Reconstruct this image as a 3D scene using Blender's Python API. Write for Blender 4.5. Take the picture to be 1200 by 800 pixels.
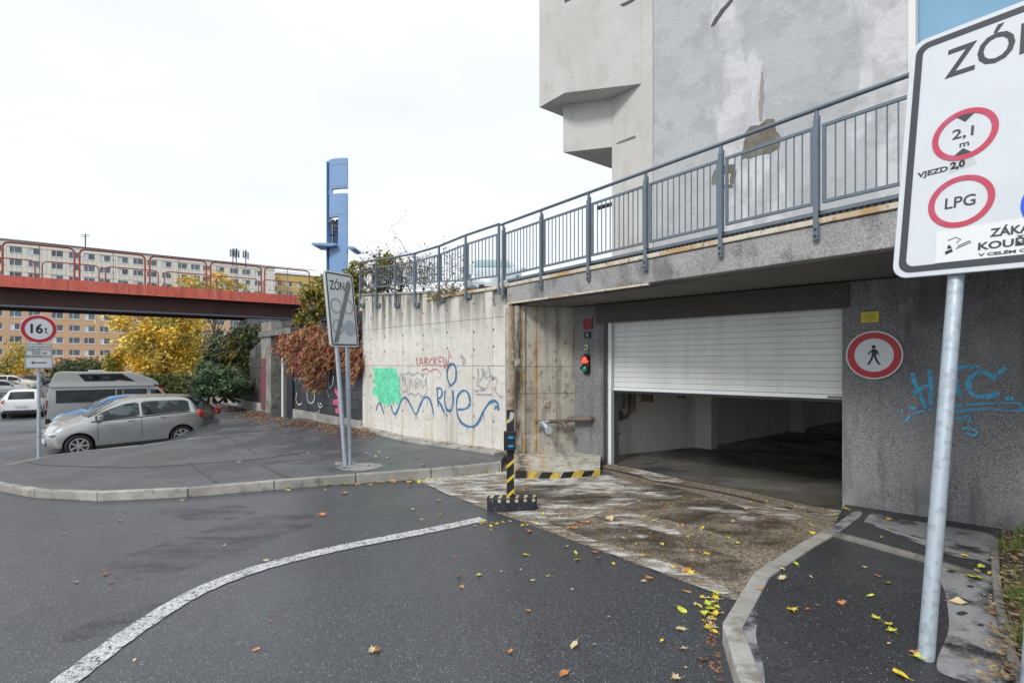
import bpy, bmesh, math, random
import numpy as np
from mathutils import Vector, Matrix

R = math.radians
rnd = random.Random(7)
for o in list(bpy.data.objects):
    bpy.data.objects.remove(o)
sc = bpy.context.scene
col = sc.collection

# ------------------------------------------------------------------ camera
F, CX, HY, CZ = 625.0, 600.0, 427.0, 1.7
cam = bpy.data.cameras.new("camera")
cam.sensor_width = 36
cam.lens = F / 1200 * 36
cam.shift_y = 27 / 1200
cam.clip_end = 3000
co = bpy.data.objects.new("camera", cam)
co.location = (0, 0, CZ)
co.rotation_euler = (R(90), 0, 0)
col.objects.link(co)
sc.camera = co

# ------------------------------------------------------------------ sky, sun, exposure
SUN_EL, SUN_ROT = 42, 215
w = bpy.data.worlds.new("World")
sc.world = w
w.use_nodes = True
nt = w.node_tree
nt.nodes.clear()
wo = nt.nodes.new('ShaderNodeOutputWorld')
bg = nt.nodes.new('ShaderNodeBackground')
bg.inputs[1].default_value = 0.1
sky = nt.nodes.new('ShaderNodeTexSky')
sky.sky_type = 'NISHITA'
sky.sun_disc = False
sky.sun_elevation = R(SUN_EL)
sky.sun_rotation = R(SUN_ROT)
tc = nt.nodes.new('ShaderNodeTexCoord')
mp = nt.nodes.new('ShaderNodeMapping')
mp.inputs['Scale'].default_value = (1, 1, 2.6)
n1 = nt.nodes.new('ShaderNodeTexNoise')
n1.inputs['Scale'].default_value = 1.9
n1.inputs['Detail'].default_value = 7
n1.inputs['Roughness'].default_value = 0.55
rp = nt.nodes.new('ShaderNodeValToRGB')
rp.color_ramp.elements[0].position = 0.33
rp.color_ramp.elements[0].color = (6.0, 6.3, 6.7, 1)
rp.color_ramp.elements[1].position = 0.66
rp.color_ramp.elements[1].color = (7.0, 7.2, 7.5, 1)
mx = nt.nodes.new('ShaderNodeMix')
mx.data_type = 'RGBA'
mx.inputs[0].default_value = 0.93
L = nt.links.new
L(tc.outputs['Generated'], mp.inputs[0])
L(mp.outputs[0], n1.inputs['Vector'])
L(n1.outputs[0], rp.inputs[0])
L(sky.outputs[0], mx.inputs[6])
L(rp.outputs[0], mx.inputs[7])
L(mx.outputs[2], bg.inputs[0])
L(bg.outputs[0], wo.inputs[0])
sl = bpy.data.lights.new("sun", 'SUN')
sl.energy = 1.5
sl.angle = R(14)
sl.color = (1, .96, .9)
so = bpy.data.objects.new("sun", sl)
col.objects.link(so)
az = R(SUN_ROT)
sd = Vector((math.sin(az) * math.cos(R(SUN_EL)), math.cos(az) * math.cos(R(SUN_EL)), math.sin(R(SUN_EL))))
so.rotation_euler = (-sd).to_track_quat('-Z', 'Y').to_euler()
so.location = (0, -5, 20)
sc.view_settings.view_transform = 'Standard'
sc.view_settings.look = 'None'
sc.view_settings.gamma = 1
sc.view_settings.exposure = 0.66
sc.render.engine = 'CYCLES'
sc.cycles.max_bounces = 8

# ------------------------------------------------------------------ projection helpers
def W(px, py, Y):
    return Vector(((px - CX) / F * Y, Y, CZ - (py - HY) / F * Y))

def shepard(pts, p=3.0, eps=.15):
    a = np.array(pts, float)
    def f(x, y):
        d = (a[:, 0] - x) ** 2 + (a[:, 1] - y) ** 2 + eps
        ww = d ** (-p / 2)
        return float((ww * a[:, 2]).sum() / ww.sum())
    return f

H = shepard([(0, 2, 0), (3, 3, 0), (-4, 3, 0), (-8, 3, 0), (-12, 4, -.05), (-20, 4, -.2), (0, 5.5, 0), (3, 4.6, 0), (-3, 5, 0),
             (-5, 6.6, .0), (-7.5, 7.2, -.02), (3.5, 5.95, 0), (2.4, 7.1, .07), (1.5, 8.3, .15), (0, 8.7, .14), (-1, 7.6, .07),
             (-2.5, 7.6, .05), (5, 5, 0), (8, 4, 0), (-9.5, 8.6, -.12), (-10.6, 10.3, -.33), (-12, 12.2, -.62), (-10, 14.3, -.76),
             (-13, 13.8, -.8), (-8.2, 15.6, -.2), (-8.6, 16.8, -.05), (-9.3, 18.6, .0), (-11.4, 17.0, -.75), (-18, 14, -.85), (-16, 24, -1.15), (-20, 23, -1.2), (-27, 30, -1.32), (-35, 25, -1.3),
             (-40, 45, -1.35), (-25, 60, -1.3), (-20, 40, -1.1), (-60, 80, -1.4), (-17, 32, -.55), (20, 0, 0), (0, -20, 0), (-20, -20, -.1),
             (3, 10, .12), (5, 11, .1), (9, 15, .1), (12, 18, .1), (0, 12, .1), (-5, 14, .15), (-8, 20, -.05), (20, 20, 0), (0, 60, -.8),
             (-100, 150, -1.4), (-150, 60, -1.4), (100, 100, -.5), (-40, 0, -.6), (-60, 20, -1.2)])
PZ = shepard([(-4.8, 6.8, .1), (-7.5, 7.3, .05), (-2.5, 7.8, .16), (-.2, 8.6, .24), (-3.5, 12.5, .23), (-5.5, 15, .18), (-8.4, 18, .13),
              (-11, 21, .12), (-14, 25, .1), (-8.7, 9.9, -.05), (-5.5, 10, .12), (-10.4, 12, -.33), (-9.3, 13, -.2), (-8.4, 14.2, -.03), (-6.8, 12.5, .1),
              (-8.6, 16.5, .05), (-10, 18.5, .03), (-9.3, 8.9, -.03), (-14, 28, -.1), (-17, 32, -.45)])

def Hr(x, y):
    return H(x, y) + .1

def G(px, py, f, off=0.0):
    z = 0.0
    Y = 8.0
    for i in range(60):
        Y2 = (CZ - z) * F / max(py - HY, 1)
        Y = Y + (Y2 - Y) * .6
        z = f((px - CX) / F * Y, Y) + off
    return Vector(((px - CX) / F * Y, Y, z))

# ------------------------------------------------------------------ materials
MATS = {}
def hexlin(c):
    return tuple(c) + (1,)

def mat(name, base, rough=.7, metal=0.0, layers=(), bump=None, coord='pos', rand=0.0, rlayers=(), emit=None, spec=None, alpha=None, falpha=None, trans=None, coat=None):
    """layers: (type, scale, detail, lo, hi, colour, strength[, stretch])"""
    m = bpy.data.materials.new(name)
    m.use_nodes = True
    t = m.node_tree
    N = t.nodes
    b = N['Principled BSDF']
    def vec(st):
        if coord == 'pos':
            g = N.new('ShaderNodeNewGeometry').outputs['Position']
        else:
            g = N.new('ShaderNodeTexCoord').outputs['Object']
        if st is None:
            return g
        mm = N.new('ShaderNodeMapping')
        mm.inputs['Scale'].default_value = st
        t.links.new(g, mm.inputs[0])
        return mm.outputs[0]
    def tex(kind, scale, detail, st=None):
        if kind == 'v':
            n = N.new('ShaderNodeTexVoronoi')
            n.inputs['Scale'].default_value = scale
            t.links.new(vec(st), n.inputs['Vector'])
            s = N.new('ShaderNodeSeparateColor')
            t.links.new(n.outputs['Color'], s.inputs[0])
            return s.outputs[0]
        n = N.new('ShaderNodeTexNoise')
        n.inputs['Scale'].default_value = scale
        n.inputs['Detail'].default_value = detail
        n.inputs['Roughness'].default_value = .6
        t.links.new(vec(st), n.inputs['Vector'])
        return n.outputs[0]
    def band(cx_, hw_, wob):
        sp = N.new('ShaderNodeSeparateXYZ'); t.links.new(vec(None), sp.inputs[0])
        nz = tex('n', 1.0, 5, (7, 7, .9)); 
        a = N.new('ShaderNodeMath'); a.operation = 'MULTIPLY_ADD'; t.links.new(nz, a.inputs[0]); a.inputs[1].default_value = wob; t.links.new(sp.outputs[0], a.inputs[2])
        b_ = N.new('ShaderNodeMath'); b_.operation = 'SUBTRACT'; t.links.new(a.outputs[0], b_.inputs[0]); b_.inputs[1].default_value = cx_ + wob * .5
        c_ = N.new('ShaderNodeMath'); c_.operation = 'ABSOLUTE'; t.links.new(b_.outputs[0], c_.inputs[0])
        r = N.new('ShaderNodeMapRange'); t.links.new(c_.outputs[0], r.inputs[0]); r.inputs[1].default_value = hw_; r.inputs[2].default_value = hw_ * .3
        m2 = N.new('ShaderNodeMath'); m2.operation = 'MULTIPLY'; t.links.new(r.outputs[0], m2.inputs[0]); t.links.new(ramp(tex('n', 3, 5, (3, 3, .6)), .35, .55), m2.inputs[1])
        return m2.outputs[0]
    def ramp(v, lo, hi):
        r = N.new('ShaderNodeMapRange')
        r.inputs[1].default_value = lo
        r.inputs[2].default_value = hi
        r.clamp = True
        t.links.new(v, r.inputs[0])
        return r.outputs[0]
    cur = None
    def colsock():
        nonlocal cur
        if cur is None:
            c = N.new('ShaderNodeRGB')
            c.outputs[0].default_value = hexlin(base)
            cur = c.outputs[0]
        return cur
    for l in layers:
        kind, scale, detail, lo, hi, c2, s = l[:7]
        st = l[7] if len(l) > 7 else None
        f = band(scale, detail, lo) if kind == 'b' else ramp(tex(kind, scale, detail, st), lo, hi)
        if len(l) > 8 and l[8]:      # restricted by height z: (z0,z1)
            sp = N.new('ShaderNodeSeparateXYZ')
            t.links.new(vec(None), sp.inputs[0])
            f2 = ramp(sp.outputs[2], l[8][0], l[8][1])
            mu = N.new('ShaderNodeMath'); mu.operation = 'MULTIPLY'
            t.links.new(f, mu.inputs[0]); t.links.new(f2, mu.inputs[1])
            f = mu.outputs[0]
        mu = N.new('ShaderNodeMath'); mu.operation = 'MULTIPLY'
        t.links.new(f, mu.inputs[0]); mu.inputs[1].default_value = s
        mi = N.new('ShaderNodeMix'); mi.data_type = 'RGBA'
        t.links.new(mu.outputs[0], mi.inputs[0])
        t.links.new(colsock(), mi.inputs[6])
        mi.inputs[7].default_value = hexlin(c2)
        cur = mi.outputs[2]
    if rand:
        oi = N.new('ShaderNodeObjectInfo')
        hs = N.new('ShaderNodeHueSaturation')
        mr = N.new('ShaderNodeMapRange')
        mr.inputs[3].default_value = 1 - rand
        mr.inputs[4].default_value = 1 + rand
        t.links.new(oi.outputs['Random'], mr.inputs[0])
        t.links.new(mr.outputs[0], hs.inputs['Value'])
        t.links.new(colsock(), hs.inputs['Color'])
        cur = hs.outputs[0]
    b.inputs['Base Color'].default_value = hexlin(base)
    if cur is not None:
        t.links.new(cur, b.inputs['Base Color'])
    b.inputs['Roughness'].default_value = rough
    if rlayers:
        kind, scale, detail, lo, hi, r0, r1 = rlayers[:7]
        v = ramp(tex(kind, scale, detail, rlayers[7] if len(rlayers) > 7 else None), lo, hi)
        mr = N.new('ShaderNodeMapRange')
        mr.inputs[3].default_value = r0
        mr.inputs[4].default_value = r1
        t.links.new(v, mr.inputs[0])
        t.links.new(mr.outputs[0], b.inputs['Roughness'])
    b.inputs['Metallic'].default_value = metal
    if spec is not None:
        b.inputs['Specular IOR Level'].default_value = spec
    if trans:
        b.inputs['Transmission Weight'].default_value = trans
        b.inputs['IOR'].default_value = 1.1
    if coat:
        b.inputs['Coat Weight'].default_value = coat
        b.inputs['Coat Roughness'].default_value = .05
    if falpha:
        kind, scale, detail, lo, hi, mxa = falpha[:6]
        mu = N.new('ShaderNodeMath'); mu.operation = 'MULTIPLY'
        t.links.new(ramp(tex(kind, scale, detail, falpha[6] if len(falpha) > 6 else None), lo, hi), mu.inputs[0]); mu.inputs[1].default_value = mxa
        t.links.new(mu.outputs[0], b.inputs['Alpha'])
    if emit:
        b.inputs['Emission Color'].default_value = hexlin(emit[0])
        b.inputs['Emission Strength'].default_value = emit[1]
    if bump:
        prev = None
        for (kind, scale, detail, dist) in bump:
            bn = N.new('ShaderNodeBump')
            bn.inputs['Strength'].default_value = 1
            bn.inputs['Distance'].default_value = dist
            t.links.new(tex(kind, scale, detail), bn.inputs['Height'])
            if prev:
                t.links.new(prev, bn.inputs['Normal'])
            prev = bn.outputs[0]
        t.links.new(prev, b.inputs['Normal'])
    MATS[name] = m
    return m

M_ASPHALT = mat('asphalt_road', (.036, .04, .047), .5,
    layers=[('n', .35, 5, .4, .62, (.054, .061, .074), .85), ('n', 1.1, 6, .52, .66, (.024, .027, .032), .4, (1, .4, 1)),
            ('v', 230, 0, .5, .62, (.012, .013, .016), .8), ('v', 280, 0, .83, .87, (.19, .2, .215), .7), ('v', 190, 0, .988, .99, (.42, .42, .41), .9)],
    rlayers=('n', .6, 5, .4, .62, .46, .3), bump=[('v', 170, 0, .0009), ('n', 30, 4, .0008)], spec=.85)
M_ASPHALT2 = mat('asphalt_pavement', (.062, .068, .078), .5,
    layers=[('n', .9, 6, .47, .57, (.115, .12, .126), .8), ('n', 3.5, 5, .55, .68, (.035, .037, .04), .6),
            ('v', 200, 0, .9, .93, (.25, .25, .25), .6), ('v', 180, 0, .65, .75, (.03, .03, .032), .5)],
    rlayers=('n', .9, 6, .45, .58, .34, .6), bump=[('v', 170, 0, .001), ('n', 25, 4, .0015)])
M_ASPHALT3 = mat('asphalt_pavement_dark', (.036, .037, .042), .5,
    layers=[('n', 1.1, 6, .46, .64, (.056, .058, .064), .8), ('n', 4, 5, .56, .68, (.025, .025, .028), .6), ('v', 230, 0, .88, .92, (.17, .17, .17), .6), ('v', 200, 0, .62, .72, (.02, .02, .023), .6), ('v', 170, 0, .993, .995, (.4, .4, .4), .8)],
    rlayers=('n', 1.5, 6, .42, .6, .36, .55), bump=[('v', 170, 0, .0012), ('n', 25, 4, .0015)])
M_DRY = mat('dry_asphalt_patch', (.27, .275, .285), .85,
    layers=[('n', 6, 6, .5, .62, (.17, .175, .18), .6), ('n', 40, 3, .5, .7, (.36, .36, .36), .5), ('v', 200, 0, .8, .85, (.1, .1, .1), .5)], falpha=('n', 3.5, 7, .38, .5, 1.0))
M_CEMENT = mat('pale_cement_skin', (.6, .59, .56), .75, layers=[('n', 7, 6, .5, .65, (.42, .39, .34), .7), ('v', 120, 0, .75, .8, (.14, .12, .1), .5)], falpha=('n', 4.5, 12, .46, .6, .92, (.6, 1.8, 1)))
M_WETDARK = mat('wet_stain', (.05, .038, .026), .22, falpha=('n', 2.4, 8, .4, .66, .7, (.7, 1.5, 1)))
M_SCUFF = mat('tyre_scuff', (.02, .021, .024), .5, falpha=('n', 2.5, 6, .42, .7, .4, (.7, 2.2, 1)))
M_APRON = mat('exposed_aggregate_concrete', (.2, .165, .125), .7,
    layers=[('n', .8, 6, .46, .6, (.27, .24, .2), .7), ('n', .7, 5, .55, .62, (.08, .06, .042), .6, (.6, 1.6, 1)),
            ('v', 55, 0, .62, .7, (.07, .055, .04), .8), ('v', 75, 0, .78, .84, (.45, .4, .32), .75), ('v', 110, 0, .8, .84, (.3, .2, .12), .6), ('n', 14, 5, .55, .7, (.05, .04, .03), .5)],
    rlayers=('n', .7, 5, .5, .64, .7, .3, (.6, 1.6, 1)), bump=[('v', 60, 0, .007), ('n', 8, 5, .005)])
M_GFLOOR = mat('garage_floor_concrete', (.11, .103, .088), .4,
    layers=[('n', .8, 6, .48, .62, (.19, .19, .175), .8, (.6, 1.5, 1)), ('n', 1.6, 5, .56, .66, (.04, .036, .03), .7, (.5, 2, 1)), ('n', 9, 5, .5, .7, (.09, .085, .07), .5)],
    rlayers=('n', 1.1, 5, .45, .6, .22, .6), bump=[('n', 20, 4, .002)])
M_PAINTW = mat('road_marking_paint', (.66, .67, .68), .7,
    layers=[('v', 190, 0, .62, .68, (.09, .095, .1), .75), ('n', 40, 4, .58, .66, (.1, .105, .11), .7), ('n', 4, 5, .5, .66, (.26, .27, .28), .5)], falpha=('n', 30, 8, .36, .46, 1.0), bump=[('v', 150, 0, .001)])
M_CONC = mat('board_marked_concrete', (.6, .585, .54), .85, coord='obj',
    layers=[('n', 1.2, 6, .45, .65, (.68, .67, .63), .8), ('n', 2.0, 6, .52, .72, (.4, .385, .34), .6, (3.2, 3.2, .22)),
            ('n', 2.2, 7, .42, .54, (.07, .07, .055), .97, (3.0, 3.0, .2), (2.15, 3.1)), ('n', 8, 5, .52, .7, (.48, .46, .41), .5), ('n', 3.5, 5, .56, .7, (.3, .29, .25), .6, (1, 1, 2.5)),
            ('n', 1.6, 4, .5, .62, (.46, .38, .24), .6, (2, 2, .2), (.9, .2)), ('n', 45, 3, .6, .7, (.32, .31, .28), .45)],
    bump=[('n', 40, 4, .003), ('n', 5, 5, .008)], rand=.06)
M_NICHE = mat('stained_concrete', (.4, .38, .32), .85, coord='obj',
    layers=[('n', 1.5, 6, .42, .62, (.52, .5, .44), .8), ('n', 2.0, 6, .5, .64, (.2, .18, .145), .6, (3, 3, .3)),
            ('b', .19, .06, .08, 0, (.42, .24, .09), .8), ('b', .095, .12, .08, 0, (.05, .036, .022), .97), ('b', .012, .05, .05, 0, (.36, .2, .08), .6), ('b', .42, .06, .06, 0, (.42, .24, .09), .8), ('b', .8, .05, .1, 0, (.14, .12, .09), .6),
            ('n', 9, 6, .55, .65, (.12, .115, .1), .7), ('n', 5, 5, .58, .64, (.52, .5, .45), .6)],
    bump=[('n', 30, 4, .004), ('n', 5, 5, .01)])
M_WHITEWALL = mat('painted_interior_wall', (.62, .6, .56), .8,
    layers=[('n', 1.4, 5, .5, .7, (.4, .385, .36), .7, (3, 3, .4)), ('n', 8, 5, .6, .75, (.3, .29, .27), .5)], bump=[('n', 30, 3, .002)])
M_FASCIA = mat('grey_weathered_concrete', (.3, .3, .3), .85,
    layers=[('n', 1.2, 6, .42, .62, (.44, .44, .44), .8), ('n', 2.4, 7, .48, .62, (.12, .12, .125), .8), ('v', 150, 0, .7, .8, (.1, .1, .1), .6), ('v', 180, 0, .78, .86, (.62, .62, .6), .6), ('n', 1.7, 6, .54, .62, (.1, .1, .105), .6, (1, 1, .5))],
    bump=[('v', 70, 0, .006), ('n', 12, 4, .006)])
M_SOFFIT = mat('soffit_concrete', (.18, .17, .16), .9, layers=[('n', 2, 6, .45, .7, (.24, .23, .22), .7), ('n', 14, 5, .55, .75, (.1, .095, .09), .5)], bump=[('n', 30, 4, .003)])
M_GSHADE = mat('shade_dark_garage_interior', (.06, .057, .053), .9)  # dim interior shade put into the colour of ceiling and far walls
M_ROUGH = mat('dark_roughcast_plaster', (.23, .23, .235), .9,
    layers=[('v', 190, 0, .55, .65, (.06, .062, .068), .8), ('v', 220, 0, .72, .8, (.5, .5, .52), .75), ('n', 1.4, 5, .48, .7, (.27, .275, .29), .6),
            ('n', 1.1, 6, .52, .68, (.085, .085, .09), .6), ('n', 2, 5, .45, .6, (.28, .28, .285), .6, (1, 1, .5), (.9, .3)), ('n', 2.4, 6, .5, .64, (.07, .068, .065), .75, (1, 1, .8), (.42, .12)), ('n', 2.5, 6, .54, .66, (.1, .1, .102), .55, (2.5, 2.5, .25)), ('n', 3, 5, .6, .66, (.33, .33, .335), .5, (2, 2, .6))],
    bump=[('v', 180, 0, .006), ('n', 90, 3, .004)])
M_ROUGHB = mat('brownish_roughcast_lintel', (.1, .092, .086), .95,
    layers=[('v', 180, 0, .55, .65, (.04, .037, .035), .8), ('v', 210, 0, .8, .86, (.26, .24, .22), .7), ('n', 1.4, 5, .5, .7, (.13, .122, .115), .6)],
    bump=[('v', 180, 0, .006)])
M_TOWER = mat('pale_render', (.5, .495, .48), .9,
    layers=[('n', .7, 6, .45, .65, (.57, .567, .555), .8), ('n', 2.4, 6, .52, .7, (.4, .39, .365), .6, (1.4, 1.4, .6)), ('n', 26, 4, .62, .7, (.33, .33, .31), .5)],
    bump=[('n', 22, 5, .006), ('n', 3, 4, .012)])
M_TOWERB = mat('blue_grey_render', (.44, .455, .475), .9,
    layers=[('n', .42, 5, .5, .53, (.62, .63, .65), .75, (1.5, 1.5, .5)), ('n', 1.1, 6, .52, .58, (.35, .362, .38), .4, (1, 1, 1.6)), ('n', 3, 7, .52, .66, (.3, .305, .315), .5), ('n', 28, 4, .62, .7, (.28, .28, .28), .5)],
    bump=[('n', 22, 5, .007), ('n', 2.5, 4, .015)])
M_PATCH = mat('exposed_render', (.14, .125, .1), .95, layers=[('n', 5, 6, .45, .6, (.24, .225, .19), .8), ('n', 20, 5, .55, .7, (.09, .085, .07), .7)], bump=[('n', 20, 5, .008)])
M_CRACK = mat('dark_filler', (.09, .09, .09), .95)
M_KERB = mat('kerb_concrete', (.28, .27, .25), .85,
    layers=[('n', 2, 6, .45, .62, (.42, .41, .385), .8), ('n', 5, 6, .54, .66, (.13, .115, .085), .75), ('n', 60, 3, .6, .7, (.12, .11, .09), .6)], bump=[('n', 50, 4, .004), ('n', 6, 5, .012)], rand=.12)
M_KERBD = mat('mossy_kerb_concrete', (.17, .165, .15), .85,
    layers=[('n', 2, 6, .45, .62, (.27, .265, .25), .8), ('n', 6, 6, .54, .66, (.07, .065, .05), .75)], bump=[('n', 50, 4, .004), ('n', 6, 5, .012)], rand=.12)
M_GALV = mat('galvanised_steel', (.42, .49, .55), .5, .35, layers=[('n', 22, 5, .5, .65, (.24, .28, .32), .6), ('n', 70, 2, .6, .7, (.46, .5, .53), .5)], rlayers=('n', 15, 4, .4, .6, .4, .6))
M_RAIL = mat('grey_blue_painted_steel', (.14, .18, .22), .45, .3, layers=[('n', 9, 5, .5, .65, (.12, .145, .165), .7), ('n', 50, 3, .63, .7, (.3, .33, .35), .5)])
M_RED = mat('faded_red_paint', (.56, .11, .075), .55, layers=[('n', 1.2, 6, .5, .68, (.62, .17, .12), .7), ('n', 3, 6, .52, .66, (.25, .07, .05), .7, (2.5, 2.5, .35)), ('n', 1, 5, .55, .65, (.66, .3, .24), .5, (2, 2, .4))])
M_REDD = mat('dark_red_rail_paint', (.34, .055, .045), .5, layers=[('n', 6, 5, .5, .7, (.3, .07, .05), .6)])
M_BEAM = mat('dark_brown_steel_beam', (.075, .03, .028), .7, layers=[('n', 1.5, 5, .5, .7, (.12, .045, .04), .7), ('n', 4, 5, .55, .7, (.03, .02, .02), .6, (1, 1, .3))])  # dark brown steel with darker upright streaks
M_BLACK = mat('black_paint', (.012, .012, .014), .5)
M_RUBBER = mat('tyre_rubber', (.018, .018, .019), .8)
M_WIRE = mat('thin_grey_wire', (.2, .2, .2), .6)
M_STICK = mat('sticker_white', (.7, .72, .74), .45)
M_WHITE = mat('sign_white', (.6, .64, .68), .4, layers=[('n', 2.5, 6, .45, .7, (.52, .56, .6), .6), ('n', 30, 4, .66, .72, (.45, .47, .5), .3)])
M_WHITE2 = mat('worn_sign_white', (.68, .72, .73), .5, layers=[('n', 4, 6, .5, .68, (.54, .58, .59), .6)])
M_SIGNGREY = mat('sign_dark_grey', (.035, .042, .052), .5)
M_SIGNMID = mat('faded_sign_grey', (.36, .39, .41), .5, layers=[('n', 12, 5, .45, .65, (.5, .53, .54), .7)])
M_SIGNBLUE = mat('faded_sign_blue', (.38, .46, .54), .5)
M_SIGNRED = mat('sign_red', (.42, .01, .02), .4)
M_SIGNPINK = mat('faded_sign_crimson', (.48, .045, .09), .4, layers=[('n', 9, 5, .5, .65, (.42, .11, .2), .6)])
M_BLUE = mat('sign_blue', (.01, .09, .62), .4)
M_BACK = mat('aluminium_back', (.5, .53, .55), .4, .6)
M_YEL = mat('yellow_paint', (.62, .45, .03), .6, layers=[('n', 18, 5, .55, .68, (.3, .24, .08), .6)])
M_YELW = mat('worn_yellow_paint', (.52, .36, .05), .7, layers=[('n', 9, 6, .5, .6, (.2, .17, .12), .85)])
M_CREAM = mat('worn_cream_stripe', (.52, .48, .3), .7, layers=[('n', 18, 5, .5, .62, (.15, .14, .1), .7)])
M_NAVYB = mat('worn_black_base', (.018, .021, .03), .55, layers=[('n', 25, 5, .6, .7, (.16, .16, .17), .6)], bump=[('n', 40, 4, .002)])
M_BLUEL = mat('blue_lens', (.02, .22, .5), .2)
M_SHUT = mat('shutter_slats', (.64, .67, .66), .45, layers=[('n', 1.3, 7, .5, .68, (.5, .5, .47), .5, (4, 4, .25)), ('n', 14, 6, .62, .7, (.4, .39, .36), .4), ('n', 2, 4, .45, .6, (.56, .59, .58), .5, (1, 1, .3))], bump=[('n', 3, 2, .003)], rand=.02)
M_DARKMETAL = mat('dark_metal', (.06, .06, .06), .5, .5)
M_RUST = mat('rusty_pipe', (.15, .13, .115), .6, .3, layers=[('n', 20, 5, .5, .65, (.2, .1, .05), .7)])
M_NOSE = mat('stained_slab_edge', (.58, .53, .44), .8, layers=[('n', 1.6, 6, .48, .58, (.4, .25, .1), .85, (1, 1, .2)), ('n', 14, 5, .55, .66, (.12, .09, .06), .6)])
M_TILE = mat('glazed_dark_tile', (.035, .04, .047), .4, layers=[('n', 2, 5, .5, .66, (.07, .075, .085), .7)], rand=.25)
M_TILEB = mat('dark_ribbed_block', (.055, .052, .05), .8, layers=[('n', 5, 5, .5, .65, (.12, .115, .11), .8, (3, 3, .3))], rand=.2)
M_MORTAR = mat('mortar', (.12, .115, .11), .9)
M_DIRT = mat('dirt_ground', (.06, .045, .03), .95, layers=[('n', 3, 6, .45, .65, (.11, .08, .045), .8), ('v', 30, 0, .7, .8, (.16, .1, .05), .6)], bump=[('n', 14, 5, .02)])
M_BASE = mat('ground_far', (.11, .115, .12), .75, layers=[('n', .25, 5, .45, .6, (.16, .165, .17), .7), ('n', 2, 5, .5, .7, (.07, .07, .075), .5)])
M_BLUET = mat('blue_painted_steel', (.17, .3, .52), .4, layers=[('n', .8, 4, .45, .65, (.21, .35, .57), .6)])
M_GLASSD = mat('dark_car_glass', (.008, .011, .013), .04, spec=.35, layers=[('n', 1.7, 4, .5, .6, (.05, .06, .065), .6, (1, 1, 2))])
M_GLASSB = mat('blue_window_glass', (.16, .33, .5), .08, spec=.8, layers=[('n', .8, 3, .4, .7, (.22, .42, .6), .7)])
M_PANE = mat('far_window_pane', (.07, .1, .12), .15, spec=.8, rand=.6)
M_WFRAME = mat('white_window_frame', (.72, .73, .73), .5)
M_PEACH = mat('peach_facade', (.58, .37, .22), .9, layers=[('n', .15, 4, .4, .65, (.63, .42, .27), .7)])
M_CREAMF = mat('cream_facade', (.72, .68, .59), .9, layers=[('n', .15, 4, .4, .65, (.77, .74, .66), .7)])
M_YELF = mat('ochre_facade', (.6, .42, .14), .9)
M_ROOF = mat('grey_roof_edge', (.25, .25, .26), .9)
M_BRICKR = mat('red_brick_hut', (.28, .09, .06), .9)
M_GRASS = mat('grass_blade', (.09, .16, .03), .8, layers=[('n', 14, 3, .5, .6, (.2, .19, .05), .8)])
M_BARK = mat('bark', (.07, .055, .042), .9, layers=[('n', 12, 5, .5, .7, (.12, .1, .08), .7)])
M_STRAW = mat('dry_litter', (.22, .14, .07), .95, layers=[('n', 20, 3, .45, .6, (.36, .3, .2), .8)])
def leafmat(n, a, b, c=None, rough=.6):
    ly = [('v', 9, 0, .45, .55, b, .8), ('n', 1.3, 4, .5, .65, b, .5)]
    if c: ly.append(('v', 7, 0, .78, .82, c, .9))
    m = mat(n, a, rough, layers=ly)
    return m
M_LY = leafmat('yellow_foliage', (.78, .5, .035), (.66, .34, .025), (.5, .46, .06))
M_LYP = leafmat('pale_yellow_foliage', (.85, .66, .14), (.75, .52, .08), (.6, .6, .2))
M_LG = leafmat('olive_green_foliage', (.26, .27, .05), (.42, .34, .05), (.1, .14, .03))
M_LD = leafmat('dark_conifer_foliage', (.03, .05, .026), (.05, .075, .032), (.12, .13, .05))
M_LJ = leafmat('juniper_foliage', (.06, .12, .05), (.11, .18, .075), (.035, .065, .03))
M_LR = leafmat('russet_foliage', (.36, .125, .065), (.24, .085, .05), (.42, .25, .12))
M_LRG = leafmat('olive_russet_foliage', (.2, .15, .05), (.36, .14, .06), (.1, .12, .035))
M_LB = leafmat('brown_green_foliage', (.1, .09, .03), (.35, .27, .03), (.04, .06, .02))
M_HEDGE = leafmat('hedge_foliage', (.07, .09, .02), (.1, .11, .02))
LEAFM = {'yellow': mat('leaf_yellow', (.66, .5, .04), .6, coord='obj', layers=[('n', 30, 3, .55, .7, (.4, .25, .04), .6)]),
         'lime': mat('leaf_lime', (.52, .56, .06), .6, coord='obj', layers=[('n', 30, 3, .55, .7, (.35, .3, .04), .6)]),
         'orange': mat('leaf_orange', (.5, .23, .08), .6, coord='obj', layers=[('n', 30, 3, .55, .7, (.3, .1, .03), .6)]),
         'brown': mat('leaf_brown', (.26, .12, .05), .7, coord='obj', layers=[('n', 30, 3, .55, .7, (.12, .06, .03), .6)]),
         'pale': mat('leaf_pale', (.55, .45, .26), .7, coord='obj', layers=[('n', 30, 3, .55, .7, (.35, .25, .12), .6)])}
SPRAY = {k: mat('spray_' + k, c, .7, falpha=('n', 22, 6, .3, .47, .93), layers=[('n', 5, 5, .4, .7, tuple(min(1, q_ * 1.5 + .04) for q_ in c), .6)]) for k, c in dict(blue=(.03, .14, .3), cyan=(.07, .36, .58), black=(.03, .03, .04), red=(.42, .07, .1), green=(.13, .62, .38), grey=(.2, .2, .24), white=(.6, .62, .64), pink=(.5, .1, .2)).items()}

# ------------------------------------------------------------------ object helpers
def tag(o, label=None, cat=None, group=None, kind=None):
    if label: o['label'] = label
    if cat: o['category'] = cat
    if group: o['group'] = group
    if kind: o['kind'] = kind
    return o

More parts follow.
